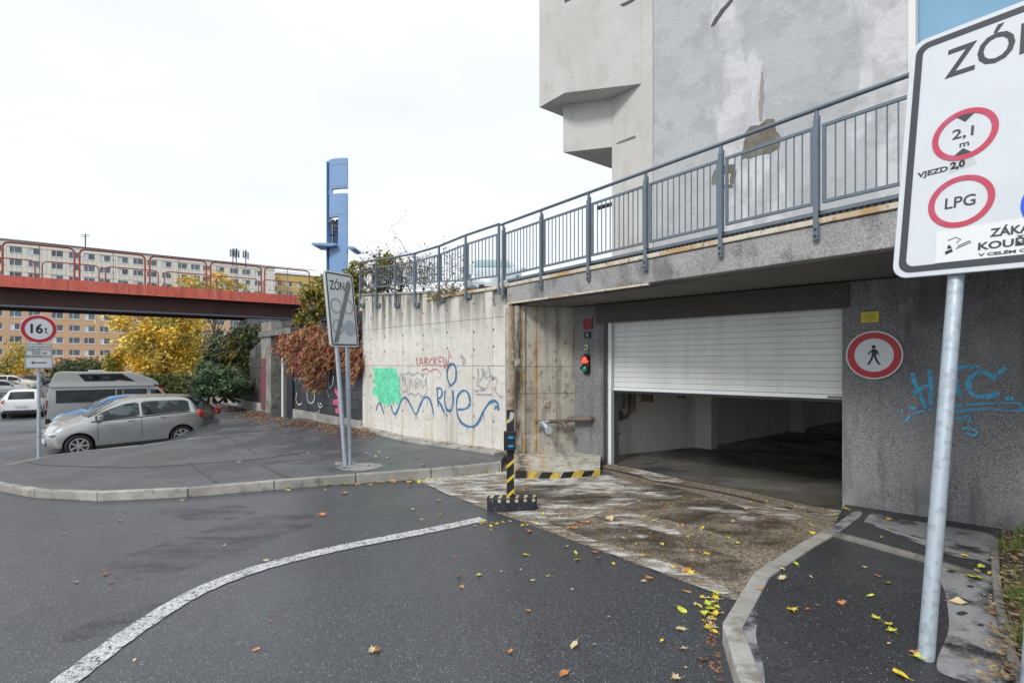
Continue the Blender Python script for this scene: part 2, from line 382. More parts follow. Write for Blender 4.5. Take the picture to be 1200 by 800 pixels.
def thing(name, label, cat, loc=(0, 0, 0), rotz=0.0, group=None, matrix=None, kind=None):
    o = bpy.data.objects.new(name, None)
    o.empty_display_size = .1
    col.objects.link(o)
    if matrix is not None:
        o.matrix_basis = matrix
    else:
        o.location = loc
        o.rotation_euler = (0, 0, rotz)
    return tag(o, label, cat, group, kind)

def link(name, me, m=None, parent=None, loc=None):
    o = bpy.data.objects.new(name, me)
    if m is not None and len(me.materials) == 0:
        me.materials.append(m)
    col.objects.link(o)
    if parent is not None: o.parent = parent
    if loc is not None: o.location = loc
    return o

class MB:
    def __init__(s):
        s.v = []; s.f = []
    def add(s, vs, fs):
        n = len(s.v)
        s.v += [tuple(p) for p in vs]
        s.f += [tuple(i + n for i in f) for f in fs]
        return s
    def hexa(s, b, t):          # bottom 4 ccw, top 4 ccw
        return s.add(list(b) + list(t), [(3, 2, 1, 0), (4, 5, 6, 7), (0, 1, 5, 4), (1, 2, 6, 5), (2, 3, 7, 6), (3, 0, 4, 7)])
    def box(s, x0, x1, y0, y1, z0, z1):
        return s.hexa([(x0, y0, z0), (x1, y0, z0), (x1, y1, z0), (x0, y1, z0)], [(x0, y0, z1), (x1, y0, z1), (x1, y1, z1), (x0, y1, z1)])
    def prism_xz(s, poly, y0, y1):   # poly list of (x,z)
        a = sum(poly[i][0] * poly[(i + 1) % len(poly)][1] - poly[(i + 1) % len(poly)][0] * poly[i][1] for i in range(len(poly)))
        if a < 0: poly = poly[::-1]
        n = len(poly)
        vs = [(x, y0, z) for x, z in poly] + [(x, y1, z) for x, z in poly]
        fs = [tuple(range(n)), tuple(range(2 * n - 1, n - 1, -1))]
        fs += [(i, i + n, (i + 1) % n + n, (i + 1) % n) for i in range(n)]
        return s.add(vs, fs)
    def prism_xy(s, poly, z0, z1):   # z0,z1 number or list
        a = sum(poly[i][0] * poly[(i + 1) % len(poly)][1] - poly[(i + 1) % len(poly)][0] * poly[i][1] for i in range(len(poly)))
        if a < 0:
            poly = poly[::-1]
            if not isinstance(z0, (int, float)): z0 = z0[::-1]
            if not isinstance(z1, (int, float)): z1 = z1[::-1]
        n = len(poly)
        if isinstance(z0, (int, float)): z0 = [z0] * n
        if isinstance(z1, (int, float)): z1 = [z1] * n
        vs = [(p[0], p[1], z0[i]) for i, p in enumerate(poly)] + [(p[0], p[1], z1[i]) for i, p in enumerate(poly)]
        fs = [tuple(range(n - 1, -1, -1)), tuple(range(n, 2 * n))]
        fs += [(i, (i + 1) % n, (i + 1) % n + n, i + n) for i in range(n)]
        return s.add(vs, fs)
    def tube(s, pts, r, n=8, cap=True):
        pts = [Vector(p) for p in pts]
        rs = r if isinstance(r, (list, tuple)) else [r] * len(pts)
        rings = []
        prev = None
        for i, p in enumerate(pts):
            d = (pts[min(i + 1, len(pts) - 1)] - pts[max(i - 1, 0)]).normalized()
            if prev is None:
                a = Vector((0, 0, 1)) if abs(d.z) < .9 else Vector((1, 0, 0))
                u = d.cross(a).normalized()
            else:
                u = (prev - d * prev.dot(d)).normalized()
            prev = u
            vv = d.cross(u)
            rings.append([p + (u * math.cos(2 * math.pi * k / n) + vv * math.sin(2 * math.pi * k / n)) * rs[i] for k in range(n)])
        vs = [q for rg in rings for q in rg]
        fs = []
        for i in range(len(pts) - 1):
            for k in range(n):
                k2 = (k + 1) % n
                fs.append((i * n + k, i * n + k2, (i + 1) * n + k2, (i + 1) * n + k))
        if cap:
            fs.append(tuple(range(n - 1, -1, -1)))
            fs.append(tuple((len(pts) - 1) * n + k for k in range(n)))
        return s.add(vs, fs)
    def cyl(s, p0, p1, r, n=16, r2=None):
        return s.tube([p0, p1], [r, r if r2 is None else r2], n)
    def lathe(s, prof, axis='y', c=(0, 0, 0), n=24):   # prof: (offset along axis, radius)
        vs = []
        for (a, r) in prof:
            for k in range(n):
                t = 2 * math.pi * k / n
                if axis == 'y': vs.append((c[0] + r * math.cos(t), c[1] + a, c[2] + r * math.sin(t)))
                else: vs.append((c[0] + r * math.cos(t), c[1] + r * math.sin(t), c[2] + a))
        fs = []
        for i in range(len(prof) - 1):
            for k in range(n):
                k2 = (k + 1) % n
                fs.append((i * n + k, i * n + k2, (i + 1) * n + k2, (i + 1) * n + k))
        fs.append(tuple(range(n)))
        fs.append(tuple((len(prof) - 1) * n + k for k in range(n - 1, -1, -1)))
        return s.add(vs, fs)
    def mesh(s, name, m=None, smooth=False, bevel=0, fixn=True):
        me = bpy.data.meshes.new(name)
        me.from_pydata(s.v, [], s.f)
        if bevel or fixn:
            bm = bmesh.new(); bm.from_mesh(me)
            if fixn and len(bm.faces) < 20000:
                bmesh.ops.recalc_face_normals(bm, faces=bm.faces)
            if bevel:
                es = [e for e in bm.edges if len(e.link_faces) == 2 and e.calc_face_angle(0) > .6]
                bmesh.ops.bevel(bm, geom=es, offset=bevel, segments=1 if bevel < .01 else 2, affect='EDGES', profile=.6)
            bm.to_mesh(me); bm.free()
        if smooth:
            me.shade_smooth()
            me.set_sharp_from_angle(angle=R(38))
        if m: me.materials.append(m)
        return me
    def build(s, name, m, parent=None, smooth=False, bevel=0, loc=None, fixn=True):
        return link(name, s.mesh(name, m, smooth, bevel, fixn), None, parent, loc)

def arc(cx, cz, r, a0, a1, n=8):
    return [(cx + r * math.cos(R(a0 + (a1 - a0) * i / n)), cz + r * math.sin(R(a0 + (a1 - a0) * i / n))) for i in range(n + 1)]
def rrect(x0, x1, z0, z1, r, n=6):
    return arc(x1 - r, z0 + r, r, -90, 0, n) + arc(x1 - r, z1 - r, r, 0, 90, n) + arc(x0 + r, z1 - r, r, 90, 180, n) + arc(x0 + r, z0 + r, r, 180, 270, n)
def ring_mb(outer, inner, y0, y1):     # frame between two loops with equal counts (x,z)
    n = len(outer)
    m = MB()
    vs = [(x, y0, z) for x, z in outer] + [(x, y0, z) for x, z in inner] + [(x, y1, z) for x, z in outer] + [(x, y1, z) for x, z in inner]
    fs = []
    for i in range(n):
        j = (i + 1) % n
        fs += [(i, j, n + j, n + i), (2 * n + i, 3 * n + i, 3 * n + j, 2 * n + j), (i, 2 * n + i, 2 * n + j, j), (n + i, n + j, 3 * n + j, 3 * n + i)]
    m.add(vs, fs)
    return m
def circ(cx, cz, r, n=40):
    return [(cx + r * math.cos(2 * math.pi * k / n), cz + r * math.sin(2 * math.pi * k / n)) for k in range(n)]

def crom(pts, n=8):
    out = []
    P = [pts[0]] + list(pts) + [pts[-1]]
    for i in range(1, len(P) - 2):
        for k in range(n):
            t = k / n
            out.append(tuple(.5 * ((2 * P[i][d]) + (-P[i - 1][d] + P[i + 1][d]) * t + (2 * P[i - 1][d] - 5 * P[i][d] + 4 * P[i + 1][d] - P[i + 2][d]) * t * t + (-P[i - 1][d] + 3 * P[i][d] - 3 * P[i + 1][d] + P[i + 2][d]) * t ** 3) for d in range(len(P[i]))))
    out.append(tuple(pts[-1]))
    return out

class Plane:
    """a vertical (or general) plane with its own matrix: local x along, local y into, local z up"""
    def __init__(s, O, M3):
        s.O = Vector(O); s.M = M3
        s.mat = Matrix.Translation(s.O) @ M3.to_4x4()
    def uv(s, px, py):
        d = Vector(((px - CX) / F, 1, -(py - HY) / F))
        n = s.M.col[1]
        C = Vector((0, 0, CZ))
        t = (s.O - C).dot(n) / d.dot(n)
        p = C + d * t
        q = s.M.transposed() @ (p - s.O)
        return q.x, q.z
    def u(s, px): return s.uv(px, HY)[0]
    def world(s, x, y, z): return s.O + s.M @ Vector((x, y, z))

def wall_plane(pxA, YA, pxB, YB, z0):
    a = Vector(((pxA - CX) / F * YA, YA, z0)); b = Vector(((pxB - CX) / F * YB, YB, z0))
    d = (b - a).normalized()
    M3 = Matrix(((d.x, -d.y, 0), (d.y, d.x, 0), (0, 0, 1)))
    return Plane(a, M3)

def ribbon(name, P, pts, width, m, parent, y=-.004, n=6, sub=None, jitter=.12, raw=False):
    q = [P.uv(*p) for p in pts] if not raw else pts
    q = crom(q, n)
    mb = MB()
    vs = []
    for i, p in enumerate(q):
        a = q[max(i - 1, 0)]; b = q[min(i + 1, len(q) - 1)]
        d = Vector((b[0] - a[0], b[1] - a[1]))
        if d.length < 1e-6: d = Vector((1, 0))
        d.normalize()
        ww = width * .5 * (1 + jitter * math.sin(i * 1.7) + .22 * math.sin(i * .37 + width * 50)) * (.55 if i in (0, len(q) - 1) else 1)
        vs += [(p[0] - d.y * ww, y, p[1] + d.x * ww), (p[0] + d.y * ww, y, p[1] - d.x * ww)]
    mb.add(vs, [(2 * i, 2 * i + 1, 2 * i + 3, 2 * i + 2) for i in range(len(q) - 1)])
    return mb

FONTC = {}
def text_mesh(s, bold=0.0, sx=None):
    cu = bpy.data.curves.new('lettering', 'FONT')
    cu.body = s; cu.size = 1; cu.offset = bold; cu.resolution_u = 3; cu.extrude = .004
    ob = bpy.data.objects.new('tmp', cu)
    col.objects.link(ob)
    bpy.context.view_layer.update()
    me = bpy.data.meshes.new_from_object(ob.evaluated_get(bpy.context.evaluated_depsgraph_get()))
    bpy.data.objects.remove(ob); bpy.data.curves.remove(cu)
    me.name = 'lettering'
    me.materials.clear()
    return me

def text(s, x0, x1, z0, z1, y, m, parent, bold=0.0, rot=0.0, name='lettering'):
    """fit text into a box in the local xz plane, facing -y"""
    me = text_mesh(s, bold)
    n = len(me.vertices)
    c = np.zeros(n * 3); me.vertices.foreach_get('co', c); c = c.reshape(-1, 3)
    mn = c.min(0); mx = c.max(0)
    X = (c[:, 0] - mn[0]) / max(mx[0] - mn[0], 1e-6) * (x1 - x0)
    Z = (c[:, 1] - mn[1]) / max(mx[1] - mn[1], 1e-6) * (z1 - z0)
    Yv = np.where(c[:, 2] > 0, y - .0012, y + .001)
    if rot:
        ca, sa = math.cos(rot), math.sin(rot)
        X, Z = X * ca - Z * sa, X * sa + Z * ca
    out = np.stack([x0 + X, Yv, z0 + Z], 1)
    me.vertices.foreach_set('co', out.ravel())
    me.update()
    return link(name, me, m, parent)

def clip_grid(poly, f, off, res, name, m, parent=None, skirt=0.0):
    """ground sheet: polygon draped on height function f"""
    bm = bmesh.new()
    vs = [bm.verts.new((p[0], p[1], 0)) for p in poly]
    bm.faces.new(vs)
    xs = [p[0] for p in poly]; ys = [p[1] for p in poly]
    x = math.ceil(min(xs) / res) * res
    while x < max(xs):
        bmesh.ops.bisect_plane(bm, geom=bm.verts[:] + bm.edges[:] + bm.faces[:], plane_co=(x, 0, 0), plane_no=(1, 0, 0), dist=1e-5)
        x += res
    y = math.ceil(min(ys) / res) * res
    while y < max(ys):
        bmesh.ops.bisect_plane(bm, geom=bm.verts[:] + bm.edges[:] + bm.faces[:], plane_co=(0, y, 0), plane_no=(0, 1, 0), dist=1e-5)
        y += res
    bmesh.ops.recalc_face_normals(bm, faces=bm.faces)
    if sum(fc.normal.z for fc in bm.faces) < 0:
        bmesh.ops.reverse_faces(bm, faces=bm.faces)
    bmesh.ops.triangulate(bm, faces=[fc for fc in bm.faces if len(fc.verts) > 4])
    for v in bm.verts:
        v.co.z = f(v.co.x, v.co.y) + off
    if skirt:
        be = [e for e in bm.edges if len(e.link_faces) == 1]
        ex = bmesh.ops.extrude_edge_only(bm, edges=be)
        for g in ex['geom']:
            if isinstance(g, bmesh.types.BMVert): g.co.z -= skirt
    me = bpy.data.meshes.new(name)
    bm.to_mesh(me); bm.free()
    me.shade_smooth(); me.set_sharp_from_angle(angle=R(40))
    return link(name, me, m, parent)

def kerb(path, f, name, m, label, width=.14, seg=1.0, top=.006, down=.3, inner=1, group=None):
    """row of kerb stones along a path of (x,y); each stone its own part"""
    root = tag(bpy.data.objects.new(name, None), label, None, None, 'structure')
    root.empty_display_size = .1
    root.location = (path[0][0], path[0][1], 0)
    col.objects.link(root)
    q = crom(path, 14)
    pts = [Vector((p[0], p[1], 0)) for p in q]
    segs = []; acc = 0; cur = [pts[0]]
    for i in range(1, len(pts)):
        cur.append(pts[i]); acc += (pts[i] - pts[i - 1]).length
        if acc >= seg * (1 + .0 * rnd.random()):
            segs.append(cur); cur = [pts[i]]; acc = 0
    if len(cur) > 1: segs.append(cur)
    O = Vector(root.location)
    for s_ in segs:
        a, b = s_[0], s_[-1]
        d = (b - a).normalized()
        n = Vector((-d.y, d.x, 0)) * inner
        a2, b2 = a + d * .005, b - d * .005
        mb = MB()
        bb = []; tt = []
        jz = rnd.uniform(-.004, .004)
        for p in (a2, b2, b2 + n * width, a2 + n * width):
            zt = f(p.x, p.y) + top + jz
            bb.append((p.x - O.x, p.y - O.y, zt - down)); tt.append((p.x - O.x, p.y - O.y, zt))
        mb.hexa(bb, tt)
        mb.build('kerb_stone', m, root, bevel=.012)
    return root

# ================================================================== GROUND
def st(name, o):
    o.name = name; o['kind'] = 'structure'; return o
# far base sheet (below everything) reaching the horizon
def Hfar(x, y): return H(x, y) - .05
g = MB()
N_ = 60
xs = [math.copysign(abs(t) ** 2.6, t) * 900 for t in np.linspace(-1, 1, N_)]
ys = [math.copysign(abs(t) ** 2.6, t) * 900 + 6 for t in np.linspace(-1, 1, N_)]
g.add([(x, y, H(x, y) - .12) for y in ys for x in xs], [(j * N_ + i, j * N_ + i + 1, (j + 1) * N_ + i + 1, (j + 1) * N_ + i) for j in range(N_ - 1) for i in range(N_ - 1)])
tag(g.build('ground', M_BASE, smooth=True, fixn=False), 'wide ground around and beyond the street', None, None, 'structure')

def gp(lst, f, off=0): return [tuple(G(px, py, f, off)[:2]) for px, py in lst]
# asphalt line between the road and the concrete apron
ASPL = gp([(474, 560), (562, 594), (606, 609), (710, 648), (800, 681), (850, 700)], H)
KR = gp([(1010, 1150), (905, 900), (868, 822), (852, 780), (845, 745), (851, 715), (866, 688), (888, 668), (912, 652), (938, 637), (962, 624), (990, 600)], Hr)
KL = gp([(-60, 556), (0, 569), (40, 575), (100, 577.5), (150, 576), (250, 571), (350, 562), (450, 554.5), (520, 549), (588, 542.5)], PZ)
road = [(-30, -6), (12, -6), (12, 1.5)] + KR[0:0] + [(4.5, 1.5), (4, 9.0), (-1.5, 9.2), (-6, 9), (-9, 9.3), (-9.2, 12), (-7.5, 16.5), (-9, 21), (-12, 28), (-14, 60), (-70, 60), (-70, 10), (-30, 4)]
o = clip_grid(road, H, 0.0, .35, 'road', M_ASPHALT)
tag(o, 'dark asphalt road with a white curved line', None, None, 'structure')
# concrete apron in front of the garage
DW = wall_plane(675, 6381 / 730, 987, 6381 / 1042, 0.0)        # plane of the garage front wall
def dwxy(px, into=0.0):
    p = DW.world(DW.u(px), into, 0); return (p.x, p.y)
apron = ASPL + [KR[6], KR[8], KR[10], dwxy(992, .06), dwxy(712, .06), tuple(G(700, 548, H)[:2]), tuple(G(590, 545, H)[:2]), KL[-1], KL[-2], KL[-3]]
o = clip_grid(apron, H, .004, .5, 'driveway_apron', M_APRON)
tag(o, 'stained exposed aggregate concrete apron before the garage door', None, None, 'structure')
# pale worn patches, recessed seams on apron
def decal(name, pxs, f, off, m, parent=None, res=.5, smooth=True):
    P_ = gp(pxs, f)
    if smooth: P_ = [p[:2] for p in crom(P_ + [P_[0]], 5)[:-1]]
    return clip_grid(P_, f, off, res, name, m, parent)
def strip(name, pxs, width, f, off, m, parent=None, label=None):
    q = crom(gp(pxs, f), 8)
    L_, R_ = [], []
    for i, p in enumerate(q):
        a = Vector(q[max(i - 1, 0)]); b = Vector(q[min(i + 1, len(q) - 1)])
        d = (b - a).normalized(); wv = width * (1 + .06 * math.sin(i * 2.3))
        L_.append((p[0] - d.y * wv / 2, p[1] + d.x * wv / 2)); R_.append((p[0] + d.y * wv / 2, p[1] - d.x * wv / 2))
    mb = MB()
    n = len(q)
    K = 4
    vs = []
    for i in range(n):
        for k in range(K + 1):
            t = k / K; x = L_[i][0] * (1 - t) + R_[i][0] * t; y = L_[i][1] * (1 - t) + R_[i][1] * t
            vs.append((x, y, f(x, y) + off))
    mb.add(vs, [(i * (K + 1) + k, i * (K + 1) + k + 1, (i + 1) * (K + 1) + k + 1, (i + 1) * (K + 1) + k) for i in range(n - 1) for k in range(K)])
    o = mb.build(name, m, parent)
    return o
tag(strip('road_marking', [(-20, 868), (75, 800), (160, 737), (235, 692), (310, 664), (390, 644), (470, 628), (530, 616), (566, 608)], .15, H, .007, M_PAINTW), 'white curved line painted on the asphalt road', None, None, 'structure')
tag(strip('apron_seam', [(527, 549), (545, 563), (570, 571), (588, 575)], .035, H, .008, M_CRACK), 'dark crack across the concrete apron', None, None, 'structure')

dz_ = iter([.001 + .0011 * k for k in range(40)])
for lst, m_, nm, lb in (
    ([(482, 560), (560, 551), (600, 556), (640, 566), (668, 582), (690, 586), (650, 602), (612, 606), (560, 590), (520, 575)], M_CEMENT, 'cement_patch', 'pale worn cement skin left of the striped post'),
    ([(490, 563), (570, 554), (640, 556), (730, 562), (770, 572), (800, 582), (740, 590), (690, 600), (640, 608), (590, 598), (530, 582)], M_CEMENT, 'cement_patch', 'broad pale cement film over the left half of the apron'),
    ([(600, 552), (690, 553), (735, 566), (760, 575), (700, 580), (650, 572)], M_CEMENT, 'cement_patch', 'pale worn cement skin below the black and yellow ledge'),
    ([(628, 604), (690, 588), (735, 582), (742, 590), (705, 602), (660, 618), (640, 620)], M_CEMENT, 'cement_patch', 'pale worn cement skin right of the striped post'),
    ([(706, 612), (722, 603), (748, 604), (772, 612), (800, 628), (772, 626), (752, 632), (738, 622), (716, 620)], M_CEMENT, 'cement_patch', 'pale worn cement skin in the middle of the apron'),
    ([(640, 612), (700, 606), (780, 626), (850, 650), (880, 668), (850, 682), (780, 656), (700, 634)], M_WETDARK, 'wet_stain', 'damp brown stain over the gravelly part of the apron'),
    ([(615, 610), (660, 622), (720, 642), (790, 664), (850, 690), (842, 697), (780, 674), (700, 644)], M_CEMENT, 'cement_patch', 'pale worn cement skin along the asphalt joint'),
    ([(740, 580), (790, 574), (800, 577), (760, 585)], M_CEMENT, 'cement_patch', 'thin pale streak before the garage door'),
    ([(790, 588), (835, 590), (880, 594), (940, 606), (918, 612), (890, 606), (880, 614), (846, 603), (826, 606)], M_CEMENT, 'cement_patch', 'pale worn cement skin before the drain'),
    ([(650, 585), (760, 568), (840, 586), (900, 606), (940, 622), (900, 640), (820, 620), (740, 600)], M_WETDARK, 'wet_stain', 'wet brown stain in front of the open door'),
    ([(600, 568), (680, 572), (720, 585), (660, 592), (610, 585)], M_WETDARK, 'wet_stain', 'wet brown stain behind the striped post')):
    tag(decal(nm, lst, H, (.0070 + .0008 * len(lb) % 1 * 0) + next(dz_), m_), lb, None, None, 'structure')
for lst in ([(120, 660), (180, 640), (280, 610), (350, 600), (370, 612), (300, 640), (200, 672), (140, 680)], [(60, 745), (150, 715), (230, 690), (200, 715), (100, 750)], [(180, 600), (260, 590), (300, 600), (240, 612)]):
    tag(decal('tyre_scuff', lst, H, .004, M_SCUFF), 'dark tyre scuffs on the asphalt road', None, 'tyre scuffs', 'structure')
# left pavement (built up between the street corner and the walls)
RW = wall_plane(424, 5073 / 404, 590, 5073 / 570, 0.0)          # board-marked retaining wall
KW = wall_plane(247, 4684 / 197, 424, 4684 / 374, 0.0)          # dark wall of the underpass stairs
def pxy(P, px, into=0.0):
    p = P.world(P.u(px), into, 0); return (p.x, p.y)
NW0 = W(607, 0, 8.62); NW1 = W(676, 0, 8.86)
KIN = KL
edge_left = gp([(-60, 548), (0, 545), (20, 541), (45, 537), (60, 533), (120, 526), (180, 519.5), (235, 511.5), (262, 500)], PZ)
def inset(path, d):
    out = []
    for i, p in enumerate(path):
        a = Vector(path[max(i - 1, 0)]); b = Vector(path[min(i + 1, len(path) - 1)]); t_ = (b - a).normalized()
        out.append((p[0] - t_.y * d, p[1] + t_.x * d))
    return out
KLi = [tuple(p[:2]) for p in crom(inset(KL, .07), 14)]
KRi = [tuple(p[:2]) for p in crom(inset(KR[:11], -.07), 14)]
pave = KLi + [pxy(RW, 590, .05)] + [pxy(RW, 424, .05)] + [pxy(KW, 420, .05), pxy(KW, 308, .05), pxy(KW, 247, .05), (-16.4, 29), (-18, 31), (-13.8, 24), (-10.2, 18.2), edge_left[8], edge_left[7], edge_left[6], edge_left[5], edge_left[4], edge_left[3], edge_left[2], edge_left[1]]
o = clip_grid(pave, PZ, 0, .25, 'pavement', M_ASPHALT2, skirt=.5)
tag(o, 'grey asphalt pavement below the graffiti wall', None, None, 'structure')
kerb(KL, lambda x, y: PZ(x, y) + .008, 'kerb', M_KERB, 'worn concrete kerb stones round the far pavement', inner=1, seg=1.0, width=.105)
kerb([edge_left[1], edge_left[2], edge_left[3], edge_left[4], edge_left[5], edge_left[6], edge_left[7]], PZ, 'kerb', M_KERBD, 'mossy kerb stones between the pavement and the parked cars', inner=-1, seg=1.0, down=.6)
for pts, wd in (([(30, 541), (80, 546), (160, 547.5), (225, 543.5), (300, 538), (360, 529)], .04), ([(222, 541), (237, 552), (254, 565)], .05), ([(306, 543), (322, 552), (338, 559)], .05),
                ([(306, 543), (335, 540), (358, 536), (335, 528)], .035), ([(230, 512), (300, 505), (360, 503)], .05), ([(262, 508), (280, 519), (300, 532)], .04)):
    tag(strip('pavement_seam', pts, wd, PZ, .006, M_CRACK), 'dark tar seam in the pavement by the parked cars', None, 'pavement tar seams', 'structure')
tag(decal('pavement_patch', [(393, 541), (440, 543), (447, 547), (420, 552), (395, 549)], PZ, .004, M_DRY), 'pale concrete patch round the feet of the leaning sign', None, None, 'structure')
# gutter strip along the retaining wall
o = MB()
a, b = RW.u(424), RW.u(590)
def wallbox(P, u0, u1, y0, y1, f, z0off, z1off, n=10):
    mb = MB(); vs = []; fs = []
    for i in range(n + 1):
        u = u0 + (u1 - u0) * i / n
        for yy in (y0, y1):
            p = P.world(u, yy, 0); zz = f(p.x, p.y)
            vs += [(p.x, p.y, zz + z0off), (p.x, p.y, zz + z1off)]
    for i in range(n):
        A = i * 4; B = A + 4
        fs += [(A, B, B + 1, A + 1), (A + 1, B + 1, B + 3, A + 3), (A + 3, B + 3, B + 2, A + 2)]
    fs += [(0, 1, 3, 2), (n * 4, n * 4 + 2, n * 4 + 3, n * 4 + 1)]
    return mb.add(vs, fs)
tag(wallbox(RW, a, b + .1, -.3, .0, PZ, -.1, .035).build('wall_gutter', M_KERB), 'concrete gutter strip at the foot of the graffiti wall', None, None, 'structure')

# right pavement
def Hr2(x, y): return H(x, y) + .1
rp_ = KRi + [dwxy(990, .04), dwxy(1060, .04), dwxy(1200, .04), dwxy(1500, .04), (5.6, 1.0), (5, -3), (2.5, -3)]
o = clip_grid(rp_, Hr, 0, .5, 'pavement', M_ASPHALT3, skirt=.15)
tag(o, 'dark asphalt pavement corner beside the garage wall', None, None, 'structure')
kerb(KR[:11], lambda x, y: Hr(x, y) + .008, 'kerb', M_KERB, 'curved concrete kerb stones beside the right pavement', inner=-1, seg=.95, width=.115)
tag(decal('dry_patch', [(1180, 810), (1110, 792), (1098, 775), (1112, 735), (1106, 690), (1094, 672), (1110, 665), (1150, 678), (1170, 700), (1176, 760)], Hr, .004, M_DRY), 'pale dry patch of pavement beside the sign pole', None, None, 'structure')
tag(decal('dry_patch', [(1012, 612), (1022, 602), (1050, 607), (1110, 617), (1160, 626), (1170, 640), (1160, 655), (1120, 652), (1085, 640), (1040, 622)], Hr, .004, M_DRY), 'pale dry patch at the foot of the garage wall', None, None, 'structure')
tag(decal('dry_patch', [(880, 700), (889, 716), (886, 745), (896, 790), (892, 830), (880, 826), (868, 780), (866, 745), (870, 715)], Hr, .0045, M_DRY), 'pale dry strip beside the curved kerb', None, None, 'structure')
tag(decal('dry_patch', [(968, 624), (985, 610), (1003, 599), (1010, 603), (990, 619), (975, 628)], Hr, .004, M_DRY), 'pale worn strip between the kerb and the garage wall', None, None, 'structure')
for k in range(9):
    px, py = rnd.uniform(1095, 1170), rnd.uniform(668, 770)
    s_ = rnd.uniform(2, 6)
    tag(decal('damp_spot', [(px - s_, py), (px, py - s_ * .3), (px + s_ * 1.3, py + .1 * s_), (px + s_ * .3, py + s_ * .45)], Hr, .0085, M_ASPHALT3), 'small dark damp spot on the dry pavement', None, 'damp spots on the pavement', 'structure')
# low kerb strip dividing the pavement near the wall
kerb(gp([(962, 624), (1010, 636), (1060, 651), (1110, 667), (1166, 684)], Hr), lambda x, y: Hr(x, y) + .03, 'kerb', M_KERBD, 'narrow concrete strip crossing the right pavement', inner=1, width=.07, seg=.9, down=.1)
kerb(gp([(1024, 616), (1070, 628), (1120, 645), (1168, 664)], Hr), lambda x, y: Hr(x, y) + .01, 'kerb', M_KERBD, 'second concrete strip nearer the garage wall', inner=1, width=.03, seg=.9, down=.1)
# grass verge on the right
verge = gp([(1172, 626), (1171, 650), (1175, 685), (1180, 720), (1190, 760), (1200, 790), (1215, 830)], Hr) + [(3.2, 1.4), (6.2, 1.4), dwxy(1500, .02), dwxy(1260, .02)]
tag(clip_grid(verge, Hr, .02, .4, 'verge', M_DIRT, skirt=.1), 'strip of soil with fallen leaves at the right edge', None, None, 'structure')
kerb(gp([(1170, 645), (1173, 685), (1178, 720), (1187, 755), (1196, 785), (1210, 820)], Hr), Hr, 'kerb', M_KERBD, 'thin concrete edging of the grass verge', inner=-1, width=.05, seg=.7, top=.045, down=.15)

def in_poly(x, y, P_):
    c = False; j = len(P_) - 1
    for i in range(len(P_)):
        if (P_[i][1] > y) != (P_[j][1] > y) and x < (P_[j][0] - P_[i][0]) * (y - P_[i][1]) / (P_[j][1] - P_[i][1]) + P_[i][0]: c = not c
        j = i
    return c
mb = MB()
cnt = 0
vx = [p[0] for p in verge]; vy = [p[1] for p in verge]
cl = [(rnd.uniform(min(vx), max(vx)), rnd.uniform(2.4, 5.3)) for k in range(60)]
while cnt < 9000:
    c_ = rnd.choice(cl)
    x = c_[0] + rnd.gauss(0, .09); y = c_[1] + rnd.gauss(0, .09)
    cnt += 1
    if not in_poly(x, y, verge) or x > 5 : continue
    z = Hr(x, y) + .015; h = rnd.uniform(.04, .16); a = rnd.uniform(0, 6.28); wd = .004
    dx, dy = math.cos(a) * wd, math.sin(a) * wd
    lx, ly = rnd.gauss(0, .4) * h, rnd.gauss(0, .4) * h
    mb.add([(x - dx, y - dy, z), (x + dx, y + dy, z), (x + dx * .7 + lx * .4, y + dy * .7 + ly * .4, z + h * .6), (x - dx * .7 + lx * .4, y - dy * .7 + ly * .4, z + h * .6), (x + lx, y + ly, z + h * .95)], [(0, 1, 2, 3), (3, 2, 4)])
tag(mb.build('grass', M_GRASS, fixn=False), 'tufts of green grass at the right edge of the pavement', 'grass', None, 'stuff')

# ================================================================== GARAGE FRONT
DWL = DW
doorL, doorR = DW.u(712), DW.u(987)
uL, uR = DW.u(675) - .3, DW.u(1500) + 7
ZT = 3.0                     # top hidden behind canopy
garage = thing('garage_building', 'dark roughcast garage front under a concrete deck with half open shutter', 'garage', matrix=DW.mat)
topz = DW.uv(850, 376)[1]
dz_top = 2.36
fw = MB()
fw.prism_xz([(0 - .02, -.4), (doorL, -.4), (doorL, dz_top), (doorR, dz_top), (doorR, -.4), (uR, -.4), (uR, 2.64), (-.02, 2.64)], 0, .32)
fw.build('front_wall', M_ROUGH, garage)
lz0 = dz_top - .002
l0, l1 = DW.u(700), DW.u(995)
MB().box(l0, l1, -.035, -.002, lz0 - .01, 2.638).build('lintel', M_ROUGHB, garage)
# door frame and shutter
MB().box(doorL + .003, doorL + .055, .01, .10, .05, dz_top - .003).build('door_frame_and_gap', M_WHITE2, garage, bevel=.004)
MB().box(doorL - .07, doorL - .012, -.012, -.001, .1, dz_top).build('door_frame_and_gap', M_DARKMETAL, garage)  # dark strip painted in for the dark gap left of the white frame
bz = DW.uv(850, 462.5)[1]
bz0 = CZ - (457.5 - HY) / F * (6381 / 768); bz1 = CZ - (468 - HY) / F * (6381 / 1041)
bzm = (bz0 + bz1) / 2
shut = MB().box(doorL + .06, doorR - .004, .13, .15, bzm + .02, dz_top + .1).build('roller_door', M_SHUT, garage)
nsl = 13
sh = (dz_top - .0 - (bzm + .055)) / nsl
slm = MB().prism_xz([(doorL + .062, .001), (doorR - .006, .001), (doorR - .006, sh - .0012), (doorL + .062, sh - .0012)], .085, .128).mesh('slat', M_SHUT, bevel=.002)
for k in range(nsl):
    s_ = link('slat', slm, None, shut, (0, 0, bzm + .055 + k * sh))
MB().box(doorL + .06, doorR - .006, .07, .16, bzm - .0, bzm + .05).build('bottom_bar', M_WHITE2, shut, bevel=.004)
